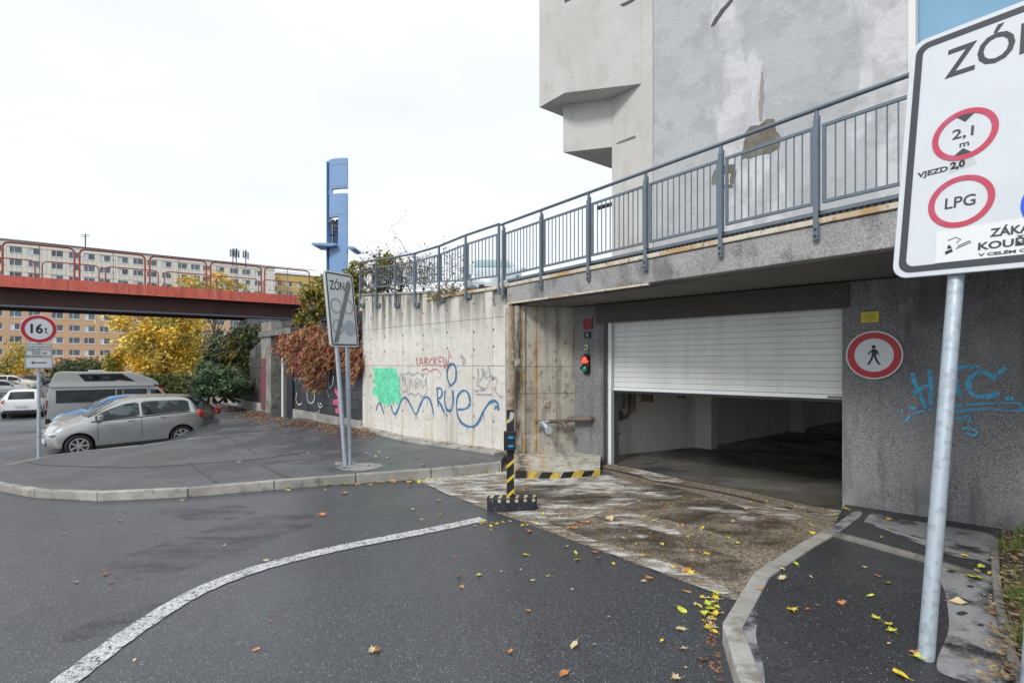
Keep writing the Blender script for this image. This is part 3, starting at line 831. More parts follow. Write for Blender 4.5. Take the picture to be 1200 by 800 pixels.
MB().box(doorL + .06, doorR - .006, .085, .15, bzm - .035, bzm - .002).build('rubber_seal', M_BLACK, shut)
MB().box(DW.u(968), DW.u(985), .06, .069, bzm + .012, bzm + .035).build('maker_plate', M_RUST, shut)
# interior
flr = [dwxy(690, .1), dwxy(1250, .1), (16, 8), (22, 22), (9, 22), (9.3, 15.3), (3.78, 10.36), (1.69, 9.3), (1.2, 8.95)]
o = clip_grid(flr, H, .002, .6, 'garage_floor', M_GFLOOR)
tag(o, 'wet grey concrete floor inside the garage', None, None, 'structure')
inv = Matrix(DW.mat).inverted()
def inner_wall(a, b, z0=-.1, z1=2.62, th=.15, name='side_wall', m=M_WHITEWALL):
    A = inv @ Vector((a[0], a[1], 0)); B = inv @ Vector((b[0], b[1], 0))
    d = (B - A).normalized(); n = Vector((-d.y, d.x, 0)) * th
    return MB().hexa([(A.x, A.y, z0), (B.x, B.y, z0), (B.x + n.x, B.y + n.y, z0), (A.x + n.x, A.y + n.y, z0)], [(A.x, A.y, z1), (B.x, B.y, z1), (B.x + n.x, B.y + n.y, z1), (A.x + n.x, A.y + n.y, z1)]).build(name, m, garage)
inner_wall((1.45, 9.12), (3.8, 10.36))
inner_wall((3.8, 10.36), (9.6, 15.4))
inner_wall((9.6, 15.4), (14.5, 21.5), m=M_GSHADE)
inner_wall((14.5, 21.5), (24, 12), m=M_GSHADE)
inner_wall((24, 12), (6.2, 2.0), name='side_wall', m=M_GSHADE)
w0 = DW.world(doorL, .32, 0)
inner_wall((w0.x - .12, w0.y), (1.46, 9.13), m=M_WHITEWALL)
for pt in ((3.72, 10.2), (6.9, 12.9)):
    c_ = inv @ Vector((pt[0], pt[1], 0))
    MB().box(c_.x - .16, c_.x + .16, c_.y - .16, c_.y + .16, -.1, 2.6).build('pilaster', M_WHITEWALL, garage, bevel=.01)
cpoly = []
for p in flr + []:
    q = inv @ Vector((p[0], p[1], 0)); cpoly.append((q.x, max(q.y, .325)))
MB().prism_xy(cpoly, 2.6, 2.8).build('ceiling', M_GSHADE, garage)
# pipes behind the left jamb
pr = MB()
def gl(px, py, dy):      # local point dy behind wall plane
    u, z = DW.uv(px, py); return (u, dy, z)
tx = inv @ Vector((1.78, 9.14, 0))
for k, (dx, r) in enumerate(((0, .035), (.12, .02), (.2, .02), (.3, .012))):
    pr.tube([(tx.x + dx, tx.y + .02 + dx * .35, 2.5), (tx.x + dx, tx.y + .02 + dx * .35, .98 - .03 * k)], r, 8)
pr.tube([(tx.x, tx.y + .02, 1.0), (tx.x + .04, tx.y, .84), (tx.x + .18, tx.y + .04, .8), (tx.x + .26, tx.y + .08, .95), (tx.x + .28, tx.y + .1, 1.5)], .04, 8)
pr.lathe([(-.05, .1), (.05, .1)], 'y', (tx.x + .04, tx.y - .02, .83), 14)
pr.box(tx.x + .42, tx.x + .6, tx.y + .12, tx.y + .2, 1.08, 1.27)
pr.build('pipework', M_RUST, garage, smooth=True)
MB().box(tx.x + .95, tx.x + 1.06, tx.y + .34, tx.y + .42, 1.16, 1.24).build('junction_box', M_DARKMETAL, garage)
MB().box(tx.x - .1, tx.x + .05, tx.y - .05, tx.y + .05, .5, .54).build('pipe_bracket', M_DARKMETAL, garage)

for lst, lb in (([(900, 590), (952, 596), (985, 600), (975, 606), (940, 602), (900, 596)], 'pale worn threshold strip at the right end of the drain'),
                ([(724, 548), (770, 556), (800, 564), (790, 567), (750, 560)], 'pale worn threshold strip at the left end of the drain')):
    tag(decal('cement_patch', lst, H, .0195, M_CEMENT), lb, None, None, 'structure')
# drain channel in front of the door
drain = thing('drain_channel', 'long rusty drain channel across the apron at the garage door', 'drain', tuple(G(700, 548, H)))
D0, D1 = G(700, 548, H), G(968, 604, H)
dd = (D1 - D0); dn = Vector((-dd.y, dd.x, 0)).normalized()
for k, (o0, o1, m_) in enumerate(((-.055, -.035, M_RUST), (-.035, .035, M_BLACK), (.035, .055, M_RUST))):
    mb = MB()
    n = 10
    vs = []
    for i in range(n + 1):
        c_ = D0 + dd * (i / n)
        for of, zz in ((o0, -.03), (o0, .012 if k != 1 else .006), (o1, .012 if k != 1 else .006), (o1, -.03)):
            p = c_ + dn * of
            vs.append((p.x - D0.x, p.y - D0.y, H(p.x, p.y) + zz - D0.z))
    mb.add(vs, [(i * 4 + j, i * 4 + j + 1, i * 4 + j + 5, i * 4 + j + 4) for i in range(n) for j in range(3)])
    mb.build('edge_angle' if k != 1 else 'channel', m_, drain)
for off in (.12,):
    pass

# niche wall between retaining wall and door pier
NP = wall_plane(600, 8.60, 676, 8.86, 0.0)
niche = thing('niche_wall', 'rust streaked bare concrete wall of the niche beside the garage door', 'wall', matrix=NP.mat)
nu = [NP.u(604), NP.u(616), NP.u(630), NP.u(653), NP.u(677) + .0]
for i in range(4):
    for (z0, z1) in ((0.0, 1.22), (1.225, 1.66), (1.665, 2.655)):
        dpt = [-.0, .03, .015, .02][i]
        MB().box(nu[i] + .003, nu[i + 1] - .003, dpt, .3, z0, z1).build('concrete_panel', M_NICHE, niche, bevel=.006)
MB().box(nu[0] - .1, nu[-1], .1, .35, 0, 2.65).build('wall_core', M_NICHE, niche)
# short return between the retaining wall end and the niche wall
# ledge with black and yellow kerb
ledge_f = gp([(604, 549), (655, 549.5), (703, 545)], H, .14)
q1 = pxy(NP, 600, -.0); q2 = pxy(NP, 677, 0); q3 = dwxy(704, -.004)
lo = Vector((ledge_f[0][0], ledge_f[0][1], 0))
ledge = thing('kerb_ledge', 'low concrete ledge with worn black and yellow edge below the pipes', 'ledge', (lo.x, lo.y, 0))
poly = [ledge_f[0], ledge_f[1], ledge_f[2], q3, q2, q1]
poly = [(p[0] - lo.x, p[1] - lo.y) for p in poly]
zt = [H(p[0] + lo.x, p[1] + lo.y) + (.1 if i in (0, 1, 2) else .12) for i, p in enumerate(poly)]
MB().prism_xy(poly, -.05, zt).build('slab', M_NICHE, ledge)
for seg in ((0, 1), (1, 2)):
    A = Vector((poly[seg[0]][0], poly[seg[0]][1], 0)); B = Vector((poly[seg[1]][0], poly[seg[1]][1], 0))
    d = (B - A); Ln = d.length; d.normalize(); n = Vector((d.y, -d.x, 0))
    if n.y > 0: n = -n
    ns = max(2, int(Ln / .13))
    for k in range(ns):
        u0, u1 = Ln * k / ns, Ln * (k + 1) / ns
        P0 = A + d * u0; P1 = A + d * u1; sk = d * .07
        if seg[0] == 0 and k == 0: sk = d * 0
        zb = H(P0.x + lo.x, P0.y + lo.y) - .02; z2 = zt[0] + .006
        def q(p, z, off): p = p + n * off; return (p.x, p.y, z)
        top0 = P0 + (sk if k < ns else sk * 0); top1 = P1 + sk
        if k == ns - 1: top1 = P1
        MB().hexa([q(P0, zb, .012), q(P1, zb, .012), q(P1, zb, -.06), q(P0, zb, -.06)], [q(top0, z2, .012), q(top1, z2, .012), q(top1, z2, -.06), q(top0, z2, -.06)]).build('painted_segment', M_YELW if k % 2 else M_BLACK, ledge)

# hydrant pipes on the niche wall
hp = thing('hydrant_pipes', 'rusty dry riser pipe with two capped valves on the niche wall', 'pipe', matrix=NP.mat)
u0, z0 = NP.uv(626, 494)
u1 = NP.u(664)
MB().tube([(u0, -.08, z0), (u1, -.08, z0 + .01)], .03, 10).build('pipe', M_RUST, hp, smooth=True)
for px in (634, 656):
    u, _ = NP.uv(px, 494)
    v = MB().tube([(u - .08, -.14, z0 - .01), (u + .09, -.14, z0 + .015)], .022, 8)
    v.tube([(u, -.08, z0), (u, -.17, z0 - .02), (u + .05, -.23, z0 - .09)], [.035, .035, .045], 10)
    v.lathe([(-.02, .062), (.03, .062)], 'y', (u + .055, -.25, z0 - .11), 14)
    v.build('valve', M_GALV if px == 634 else M_RUST, hp, smooth=True)
hp2 = thing('wall_pipe', 'thick grey pipe stub bending into the garage pier', 'pipe', matrix=DW.mat)
ua, za = DW.uv(673, 491); ub, zb = DW.uv(694, 490.5)
MB().tube([(ua - .05, -.10, za), (ub - .05, -.1, zb), (ub, -.07, zb), (ub + .015, .02, zb)], .043, 12).build('pipe', M_RUST, hp2, smooth=True)
sg = thing('hydrant_sign', 'small white square hydrant sign on the niche wall', 'sign', matrix=NP.mat)
ua, za = NP.uv(640.5, 472.5)
MB().box(ua - .04, ua + .04, -.012, .02, za - .05, za + .05).build('panel', M_CREAM, sg)
text('H', ua - .022, ua + .022, za - .03, za + .03, -.0125, M_SIGNRED, sg, .02)

# signs and signals on the pier
def onwall(P, pxc, pyc, w_, h_): u, z = P.uv(pxc, pyc); return u - w_ / 2, u + w_ / 2, z - h_ / 2, z + h_ / 2
def wallthing(P, pxc, pyc, name, label, cat, group=None, y=0.0):
    u, z = P.uv(pxc, pyc)
    m4 = P.mat @ Matrix.Translation((u, y, z))
    return thing(name, label, cat, matrix=m4, group=group)
t = wallthing(DW, 689.5, 380, 'notice_sign', 'small dark red notice plate at the top of the garage pier', 'sign')
MB().box(-.085, .085, -.02, -.002, -.085, .085).build('panel', mat('notice_red', (.16, .012, .012), .5), t)
for a_ in ((-.083, .083, .078, .084), (-.083, .083, -.084, -.078)):
    MB().box(a_[0], a_[1], -.023, -.0205, a_[2], a_[3]).build('border', M_SIGNPINK, t)
text('ZÁKAZ', -.06, .06, .01, .05, -.021, M_SIGNPINK, t, .01)
text('VJEZDU', -.04, .04, -.05, -.02, -.021, M_SIGNPINK, t, .01)
t = wallthing(DW, 689, 392.5, 'number_sign', 'small black number plate below the red notice', 'sign')
MB().box(-.06, .06, -.02, -.002, -.05, .05).build('panel', M_BLACK, t)
text('6', -.015, .015, -.03, .03, -.021, M_WHITE, t, .02)
t = wallthing(DW, 688.5, 407, 'bell_box', 'small beige push button box above the red signal light', 'box')
MB().box(-.04, .04, -.05, -.002, -.045, .045).build('housing', M_CREAM, t, bevel=.008)
MB().lathe([(-.062, .018), (-.049, .018)], 'y', (0, 0, 0), 14).build('button', M_DARKMETAL, t)
t = wallthing(DW, 688.5, 426, 'signal_light', 'two lamp signal on the garage pier showing red', 'traffic light')
MB().prism_xz(rrect(-.06, .06, -.17, .16, .05), -.05, -.002).build('housing', M_BLACK, t, bevel=.006)
lm = mat('red_lamp_lit', (.6, .01, .01), .3, emit=((1, .03, .02), 3.0)); gm = mat('green_lamp_off', (.0, .2, .13), .25)
for zc, m_ in ((.06, lm), (-.085, gm)):
    s_ = MB().lathe([(-.115, .003), (-.108, .03), (-.09, .048), (-.051, .052)], 'y', (0, 0, zc), 20).build('lamp', m_, t, smooth=True)
    vv = MB()
    A = [(.058 * math.cos(R(a_)), .058 * math.sin(R(a_)) + zc) for a_ in range(-10, 191, 20)]
    B_ = [(.066 * math.cos(R(a_)), .066 * math.sin(R(a_)) + zc) for a_ in range(190, -11, -20)]
    vv.prism_xz(A + B_, -.108, -.051)
    vv.build('visor', M_BLACK, t)

# no pedestrians sign
t = wallthing(DW, 1024.5, 416, 'no_pedestrians_sign', 'round white sign with red ring and black walking figure on dark wall', 'sign')
RR = 55.5 / 2 / F * (6381 / (1024.5 + 55))
MB().lathe([(-.03, RR), (-.0, RR)], 'y', n=48).build('disc', M_WHITE, t, bevel=.004)
ring_mb(circ(0, 0, RR * .955, 48), circ(0, 0, RR * .70, 48), -.033, -.0305).build('red_ring', M_SIGNRED, t)
ring_mb(circ(0, 0, RR * 1.012, 48), circ(0, 0, RR * .985, 48), -.034, .0).build('rim', M_BACK, t)
s_ = RR / .265
fig = MB()
def fp(pts, y=-.0335): fig.prism_xz([(x * s_, z * s_) for x, z in pts], y - .001, y + .003)
fig.prism_xz([(x * s_, z * s_) for x, z in circ(.0, .092, .0195, 18)], -.0345, -.0305)
fp([(-.012, .068), (.022, .066), (.03, .03), (.022, -.005), (-.02, -.005), (-.016, .03)], -.0335)
fp([(-.02, -.003), (.004, -.004), (-.012, -.052), (-.04, -.098), (-.03, -.106), (-.062, -.106), (-.058, -.096), (-.032, -.05)], -.0335)
fp([(.0, -.004), (.022, -.004), (.032, -.045), (.052, -.085), (.066, -.1), (.05, -.106), (.034, -.092), (.012, -.05)], -.0335)
fp([(-.012, .066), (-.03, .05), (-.058, .015), (-.05, .007), (-.022, .035), (-.01, .045)], -.0335)
fp([(.02, .066), (.04, .04), (.052, .002), (.043, -.002), (.03, .028), (.02, .04)], -.0335)
fig.build('walking_figure', M_BLACK, t)
t = wallthing(DW, 1019.7, 371.5, 'warning_plate', 'small yellow warning plate above the round sign', 'sign')
MB().box(-.085, .085, -.015, -.002, -.058, .058).build('panel', mat('plate_yellow', (.62, .52, .03), .5), t)
for k, ws in enumerate(('POZOR', 'PROVOZ VRAT', 'VSTUP ZAKÁZÁN')):
    text(ws, -.06 + (2 - k) * .012, .06 - (2 - k) * .012, .02 - k * .024, .034 - k * .024, -.0155, M_BLACK, t)
MB().prism_xz([(-.012, -.045), (.012, -.045), (.014, -.037), (-.014, -.037)], -.0165, -.0152).build('symbol', M_BLACK, t)

# HTC graffiti (part of the garage wall)
def gr8(x, y): return (970 + x / 2.665, 350 + y / 2.665)
def graffiti(strokes, P, m, wd, parent, label, tr, y=-.003):
    mb = MB()
    for s_ in strokes:
        pts = [tr(*p) for p in s_]
        r = ribbon('x', P, pts, wd, m, parent, y)
        mb.add(r.v, r.f); y -= .0006
    o = mb.build('graffiti_tag', m, parent, fixn=False)
    o['label'] = label
    return o
graffiti([[(262, 232), (280, 280), (306, 340)], [(318, 222), (322, 270), (322, 330)], [(264, 296), (300, 275), (332, 262)],
          [(384, 222), (430, 212), (474, 214)], [(398, 225), (402, 265), (414, 304)],
          [(512, 240), (480, 228), (448, 245), (440, 275), (455, 300), (495, 305), (538, 294)], [(512, 252), (530, 235), (556, 214)],
          [(556, 308), (568, 312), (582, 310)], [(230, 350), (236, 350)], [(256, 338), (270, 340), (276, 338)]], DW, SPRAY['cyan'], .042, garage, 'cyan HTC graffiti tag', gr8)
graffiti([[(240, 388), (262, 362), (300, 350), (380, 336), (480, 328), (590, 326), (606, 338), (596, 350), (480, 344), (390, 356), (384, 366), (410, 376), (436, 362), (446, 368), (440, 388)],
          [(418, 406), (440, 402), (466, 414), (456, 426), (430, 416)]], DW, SPRAY['cyan'], .02, garage, 'thin cyan underline of the graffiti tag', gr8, y=-.011)

# ================================================================== RETAINING WALL with graffiti
ret = thing('retaining_wall', 'pale board marked concrete retaining wall covered in graffiti', 'wall', matrix=RW.mat)
cols_ = [RW.u(p) for p in (420, 434, 450, 471, 495, 523, 554, 577)] + [RW.u(600)]
def ztop(u):
    a, b, c = RW.u(424), RW.u(500), RW.u(592)
    if u < b: return 3.33 + (3.10 - 3.33) * (u - a) / (b - a)
    return 2.965
rows_ = [0.0, 1.675, 2.50]
hseam = lambda u: 2.50 + .0 * u
for i in range(len(cols_) - 1):
    a, b = cols_[i] + .0035, cols_[i + 1] - .0035
    dpt = rnd.choice([0, .002, .004])
    MB().box(a, b, dpt, .06, 0.0, 1.672).build('concrete_panel', M_CONC, ret, bevel=.004)
    MB().box(a, b, dpt + .002, .06, 1.678, 2.497).build('concrete_panel', M_CONC, ret, bevel=.004)
    za, zb = ztop(a), ztop(b)
    if a < RW.u(500) < b: zb = za
    if i == len(cols_) - 2: za = zb = 2.69
    MB().prism_xz([(a, 2.503), (b, 2.503), (b, zb), (a, za)], dpt, .06).build('concrete_panel', M_CONC, ret)
a, b = cols_[0], RW.u(500)
MB().prism_xz([(a, 0), (cols_[-1] - .002, 0), (cols_[-1] - .002, 2.96), (b, 2.96), (b, 3.09), (a, 3.31)], .055, .5).build('wall_core', M_CONC, ret)
MB().prism_xz([(a - .02, 3.325), (b + .1, 3.10), (b + .1, 3.15), (a - .02, 3.375)], -.02, .45).build('coping', M_FASCIA, ret, bevel=.008)
th = MB()
for i in range(1, len(cols_) - 1):
    for z in (.75, 1.45, 1.98, 2.3, 2.75):
        u = cols_[i] + .03
        th.lathe([(-.003, .018), (.001, .018)], 'y', (u, 0, z + rnd.uniform(-.03, .03)), 8)
o = th.build('tie_hole', M_CRACK, ret); o['kind'] = 'stuff'
def gw(x, y): return (420 + x / 4.705, 370 + y / 4.705)
graffiti([[(97, 520), (108, 488), (118, 482), (130, 505), (140, 543)], [(180, 490), (190, 530), (205, 538), (220, 510), (240, 460), (262, 452), (288, 490), (316, 543), (335, 505), (355, 462), (380, 447), (400, 475), (416, 545)],
          [(436, 402), (436, 450), (442, 500)], [(430, 402), (452, 398), (462, 420), (455, 448), (438, 458), (455, 490), (474, 532)],
          [(478, 410), (476, 460), (484, 508), (505, 522), (520, 500), (524, 455), (520, 410)],
          [(548, 516), (590, 512), (614, 490), (612, 440), (590, 412), (565, 420), (545, 455), (543, 520), (560, 575), (595, 605), (635, 608), (665, 580), (690, 525), (720, 482), (750, 468), (770, 485), (774, 520)], [(750, 515), (762, 495), (772, 520)],
          [(508, 386), (494, 350), (490, 305), (508, 268), (530, 268), (540, 310), (534, 360), (505, 388)], [(500, 274), (515, 262), (532, 272)]],
         RW, SPRAY['blue'], .045, ret, 'large blue RUE graffiti with a wavy line', gw)
graffiti([[(x_, y_), (x_ + .5, y_ + d_ / 2), (x_, y_ + d_)] for x_, y_, d_ in ((204, 538, 34), (262, 460, 30), (316, 545, 28), (380, 450, 60), (416, 545, 22), (484, 520, 60), (505, 522, 26), (560, 575, 24), (600, 606, 40), (640, 608, 30), (690, 530, 50), (498, 385, 14), (545, 520, 30), (474, 532, 30))],
         RW, SPRAY['blue'], .010, ret, 'thin drips of blue paint below the graffiti', gw, -.0022)
graffiti([[(320, 225), (325, 275)], [(335, 275), (345, 230), (358, 278)], [(340, 258), (356, 258)], [(368, 228), (370, 275), (388, 262), (370, 250), (384, 235), (368, 228)], [(412, 232), (394, 245), (396, 268), (414, 270)],
          [(420, 275), (420, 228), (436, 235), (420, 250), (440, 276)], [(462, 228), (446, 228), (448, 275), (466, 272)], [(448, 250), (460, 250)], [(470, 225), (478, 290), (486, 240), (494, 285), (500, 215)], [(498, 190), (505, 215), (520, 235)],
          [(350, 300), (380, 290), (395, 305), (420, 292), (445, 300), (460, 330)]], RW, SPRAY['red'], .016, ret, 'thin red graffiti lettering', gw, -.008)
graffiti([[(235, 320), (228, 345), (235, 400), (255, 418), (270, 405), (275, 430), (300, 425), (310, 440), (335, 425), (350, 445), (375, 430), (380, 395), (375, 350), (382, 320), (360, 318), (350, 325), (330, 312), (300, 325), (280, 312), (255, 322), (235, 320)],
          [(260, 330), (262, 380), (280, 400)], [(285, 395), (290, 345), (305, 395)], [(315, 350), (318, 395), (332, 375), (316, 365)], [(340, 345), (342, 390)], [(352, 350), (356, 385), (368, 380), (372, 345)], [(240, 350), (255, 345), (248, 380)],
          [(660, 285), (665, 330), (655, 370), (690, 330), (680, 290)], [(690, 280), (700, 330), (720, 280), (730, 330)], [(655, 378), (700, 400), (715, 380), (740, 330), (700, 345)], [(735, 330), (770, 350), (755, 400), (780, 440), (798, 444)],
          [(640, 412), (700, 405)], [(650, 430), (740, 432)], [(575, 205), (566, 232)], [(585, 225), (578, 245), (584, 262), (592, 245), (586, 228)], [(570, 215), (580, 235)]],
         RW, SPRAY['grey'], .014, ret, 'dark grey scribbled graffiti outlines', gw, -.016)
gb = [(80, 285), (120, 288), (170, 286), (205, 290), (215, 330), (228, 345), (225, 400), (236, 440), (228, 485), (212, 490), (204, 462), (192, 492), (182, 470), (160, 505), (146, 480), (118, 482), (100, 440), (78, 430), (74, 410), (98, 380), (74, 362), (92, 338)]
gb2 = [RW.uv(*gw(*p)) for p in gb]
o = MB().prism_xz(gb2, -.0028, .004).build('graffiti_patch', SPRAY['green'], ret); o['label'] = 'mint green painted blob'

# ================================================================== CANOPY DECK
LX = lambda px: 3987.0 / (px - 141)
def lxy(px, into=0.0):
    Y = LX(px); p = Vector(((px - CX) / F * Y, Y, 0))
    n = Vector((.61, .79, 0)).normalized()
    n = Vector((.792, .611, 0))
    return (p.x + n.x * into, p.y + n.y * into)
FA = wall_plane(594, LX(594), 1050, LX(1050), 0.0)
deck = thing('concrete_deck', 'grey concrete walkway deck cantilevered over the garage entrance', 'deck', matrix=FA.mat)
finv = FA.mat.inverted()
ue = FA.u(1600) + 5
# fascia (deeper to the right)
u0_, u1_ = 0.0, FA.u(1050)
def fz(u): return 2.705 - (2.705 - 2.645) * min(u / u1_, 1.6)
MB().prism_xz([(0, fz(0)), (ue, fz(ue)), (ue, 2.972), (0, 2.972)], 0, .16).build('fascia', M_FASCIA, deck, bevel=.008)
# slab: from fascia back over the wall
back = [finv @ Vector((p[0], p[1], 0)) for p in (dwxy(600, -.0), dwxy(600, 1.2), dwxy(1500, 1.2))]
a_ = finv @ Vector((W(598, 0, 8.9).x, 10.4, 0))
MB().prism_xy([(0.004, .165), (ue, .165), (ue, 7.5), (back[2].x, back[2].y), (.02, 3.4)], 2.655, 2.96).build('slab', M_SOFFIT, deck)
MB().prism_xz([(.01, fz(0) - .012), (FA.u(760), fz(FA.u(760)) - .012), (FA.u(760), fz(FA.u(760)) + .012), (.01, fz(0) + .014)], -.004, .03).build('rust_stained_edge', M_NOSE, deck)
MB().prism_xz([(FA.u(592.8), 2.976), (ue, 2.976), (ue, 3.03), (FA.u(592.8), 3.03)], -.022, .2).build('edge_nosing', M_NOSE, deck, bevel=.006)
# left run of the nosing along the retaining wall
MB().prism_xz([(RW.u(500), 2.968), (RW.u(592.4), 2.968), (RW.u(592.4), 3.022), (RW.u(500), 3.022)], -.03, .3).build('edge_nosing', M_NOSE, tag(thing('wall_coping', 'pale sloping coping on the right half of the graffiti wall', 'coping', matrix=RW.mat)), bevel=.006)
# steel channel with drainage holes on the slab edge
chn = thing('steel_channel', 'perforated steel drainage channel along the deck edge', 'channel', matrix=FA.mat)
MB().box(FA.u(593), ue, .05, .065, 3.034, 3.1).build('web', M_RAIL, chn)
MB().box(FA.u(593), ue, .02, .048, 3.07, 3.105).build('flange', M_RAIL, chn)
tm = MB().box(-.016, .016, .03, .0485, 3.034, 3.068).mesh('tooth', M_DARKMETAL)
u = FA.u(640); k = 0
while u < FA.u(1200) and k < 200:
    link('tooth', tm, None, chn, (u, 0, 0)); u += .055; k += 1
# upper ground on top of the deck and behind the retaining wall (filled body)
up = MB()
upoly = [pxy(RW, 424, .52), pxy(RW, 590, .52)] + [tuple((FA.world(.02, 3.42, 0))[:2]), (3.0, 14), (9, 22), (14, 32), (-2, 32), (-7, 28), pxy(KW, 306, .5)]
up.prism_xy(upoly, -1.5, [3.0, 2.95, 2.95, 3.1, 3.5, 3.6, 3.6, 3.2, 2.9])
tag(up.build('upper_terrace', M_BASE), 'raised terrace ground behind the retaining wall', None, None, 'structure')

# ================================================================== RAILING
rail = thing('railing', 'grey blue steel railing with vertical bars along the deck edge', 'railing', matrix=FA.mat)
ZR = 4.03
posts_main = [589, 635.5, 691, 758, 846, 958, 1121, 1330]
pu = [FA.u(p) for p in posts_main]
while pu[-1] + 1.1 < ue: pu.append(pu[-1] + 1.03)
MB().tube([(pu[0] - .02, -.02, ZR)] + [(u, -.02, ZR) for u in pu[1:]] + [(ue, -.02, ZR)], .021, 10).build('top_rail', M_RAIL, rail, smooth=True)
pm = MB().box(-.022, .022, -.045, -.03, 2.83, 3.93); pm.box(-.03, .03, -.03, -.022, 2.83, 3.0)
pm.box(-.022, .022, -.0285, .012, 3.1, 3.97)
pm.tube([(0, -.015, 3.9), (0, -.02, 4.01)], .02, 8)
postm = pm.mesh('post', M_RAIL, bevel=.003)
for u in pu[1:]:
    link('post', postm, None, rail, (u, 0, 0))
link('post', postm, None, rail, (pu[0] + .05, 0, 0)); 
bolt = MB().lathe([(-.058, .012), (-.044, .012)], 'y', (0, 0, 0), 8).mesh('bolt', M_DARKMETAL)
for u in pu[1:]:
    link('bolt', bolt, None, rail, (u, 0, 2.87)); link('bolt', bolt, None, rail, (u, 0, 2.93))
def panel(root, ua, ub, zb, zt, y, nb):
    fr = MB()
    t_ = .015
    fr.box(ua, ub, y - .012, y + .012, zt - .03, zt); fr.box(ua, ub, y - .012, y + .012, zb, zb + .03)
    fr.box(ua, ua + .03, y - .012, y + .012, zb + .03, zt - .03); fr.box(ub - .03, ub, y - .012, y + .012, zb + .03, zt - .03)
    fr.build('panel_frame', M_RAIL, root, bevel=.002)
    bm_ = MB().box(-.005, .005, -.005, .005, zb + .03, zt - .03).mesh('baluster', M_RAIL)
    for i in range(nb):
        u = ua + .03 + (ub - ua - .06) * (i + 1) / (nb + 1)
        link('baluster', bm_, None, root, (u, y, 0))
for i in range(len(pu) - 1):
    panel(rail, pu[i] + .045 + (.03 if i == 0 else 0), pu[i + 1] - .028, 3.16, 3.88, -.005, 10 if i < 6 else 13)
# left run along the retaining wall
rail2 = thing('railing', 'grey blue railing on the left end of the graffiti wall', 'railing', matrix=RW.mat)
lp = [(424, 308, 361), (443, 304.7, 361), (465, 301.7, 361), (488, 298, 361), (516.7, 288.7, 357), (548, 276, 350), (587, 263, 344)]
pts = []
for (px, yt, yb) in lp:
    u, z1 = RW.uv(px, yt); _, z0 = RW.uv(px, yb)
    z1 = min(max(z1, 3.95), 4.12)
    if px > 500: z0 = 2.86
    pts.append((u, z1, z0))
    m_ = MB().box(u - .022, u + .022, -.06, -.045, z0, z1 - .02); m_.box(u - .022, u + .022, -.044, -.03, z0 + .2, z1 - .02); m_.box(u + .0, u + .13, -.04, -.002, z0 + .02, z0 + .1)
    m_.build('post', M_RAIL, rail2, bevel=.003)
MB().tube([(u, -.04, z1) for u, z1, z0 in pts], .022, 10).build('top_rail', M_RAIL, rail2, smooth=True)
for i in range(len(pts) - 1):
    a, b = pts[i], pts[i + 1]
    zbA = 3.42 if i < 4 else 3.3; zb_ = [3.45, 3.42, 3.38, 3.34, 3.27, 3.2, 3.17][i]; zb2 = [3.45, 3.42, 3.38, 3.34, 3.27, 3.2, 3.17][i + 1]
    fr = MB()
    ua, ub = a[0] + .03, b[0] - .03
    zta, ztb = a[1] - .15, b[1] - .15
    fr.prism_xz([(ua, zb_), (ub, zb2), (ub, zb2 + .03), (ua, zb_ + .03)], -.045, -.025)
    fr.prism_xz([(ua, zta - .03), (ub, ztb - .03), (ub, ztb), (ua, zta)], -.045, -.025)
    fr.box(ua, ua + .02, -.043, -.027, zb_ + .02, zta - .02); fr.box(ub - .02, ub, -.043, -.027, zb2 + .02, ztb - .02)
    fr.build('panel_frame', M_RAIL, rail2)
    for k in range(9):
        t_ = (k + .5) / 9; u = ua + (ub - ua) * t_
        MB().box(u - .006, u + .006, -.041, -.029, zb_ + (zb2 - zb_) * t_ + .01, zta + (ztb - zta) * t_ - .01).build('baluster', M_RAIL, rail2)

# ================================================================== UPPER BUILDING (concrete tower)
tower = thing('concrete_building', 'pale rendered concrete building with projecting corner block above the deck', 'building', (2.2, 8.5, 0))
TO = Vector((2.2, 8.5, 0))
def loc2(pts): return [(p[0] - TO.x, p[1] - TO.y) for p in pts]
ua_ = Vector((1.2, -.29)).normalized()
zt_ = 13.5
zc = CZ + 4.49
zl = CZ + 3.67
dB = Vector((.787, .617))
A_ = (.477, 9.32); B_ = (.875, 8.82); C_ = (2.07, 8.53); D_ = (1.685, 9.0); E_ = (.886, 9.23)
S_ = (2.24, 8.49)
# upper projecting block
MB().prism_xy(loc2([A_, B_, (2.068, 8.533), (1.685, 9.002), (D_[0] + dB.x * 4, D_[1] + dB.y * 4), (A_[0] + dB.x * 4, A_[1] + dB.y * 4)]), zc, zt_).build('projecting_block', M_TOWER, tower)
# lower block
MB().prism_xy(loc2([(E_[0], E_[1] + .004), (D_[0], D_[1] + .006), (D_[0] + dB.x * 3, D_[1] + dB.y * 3), (E_[0] + dB.x * 3, E_[1] + dB.y * 3)]), zl, zc - .002).build('lower_block', M_TOWER, tower)
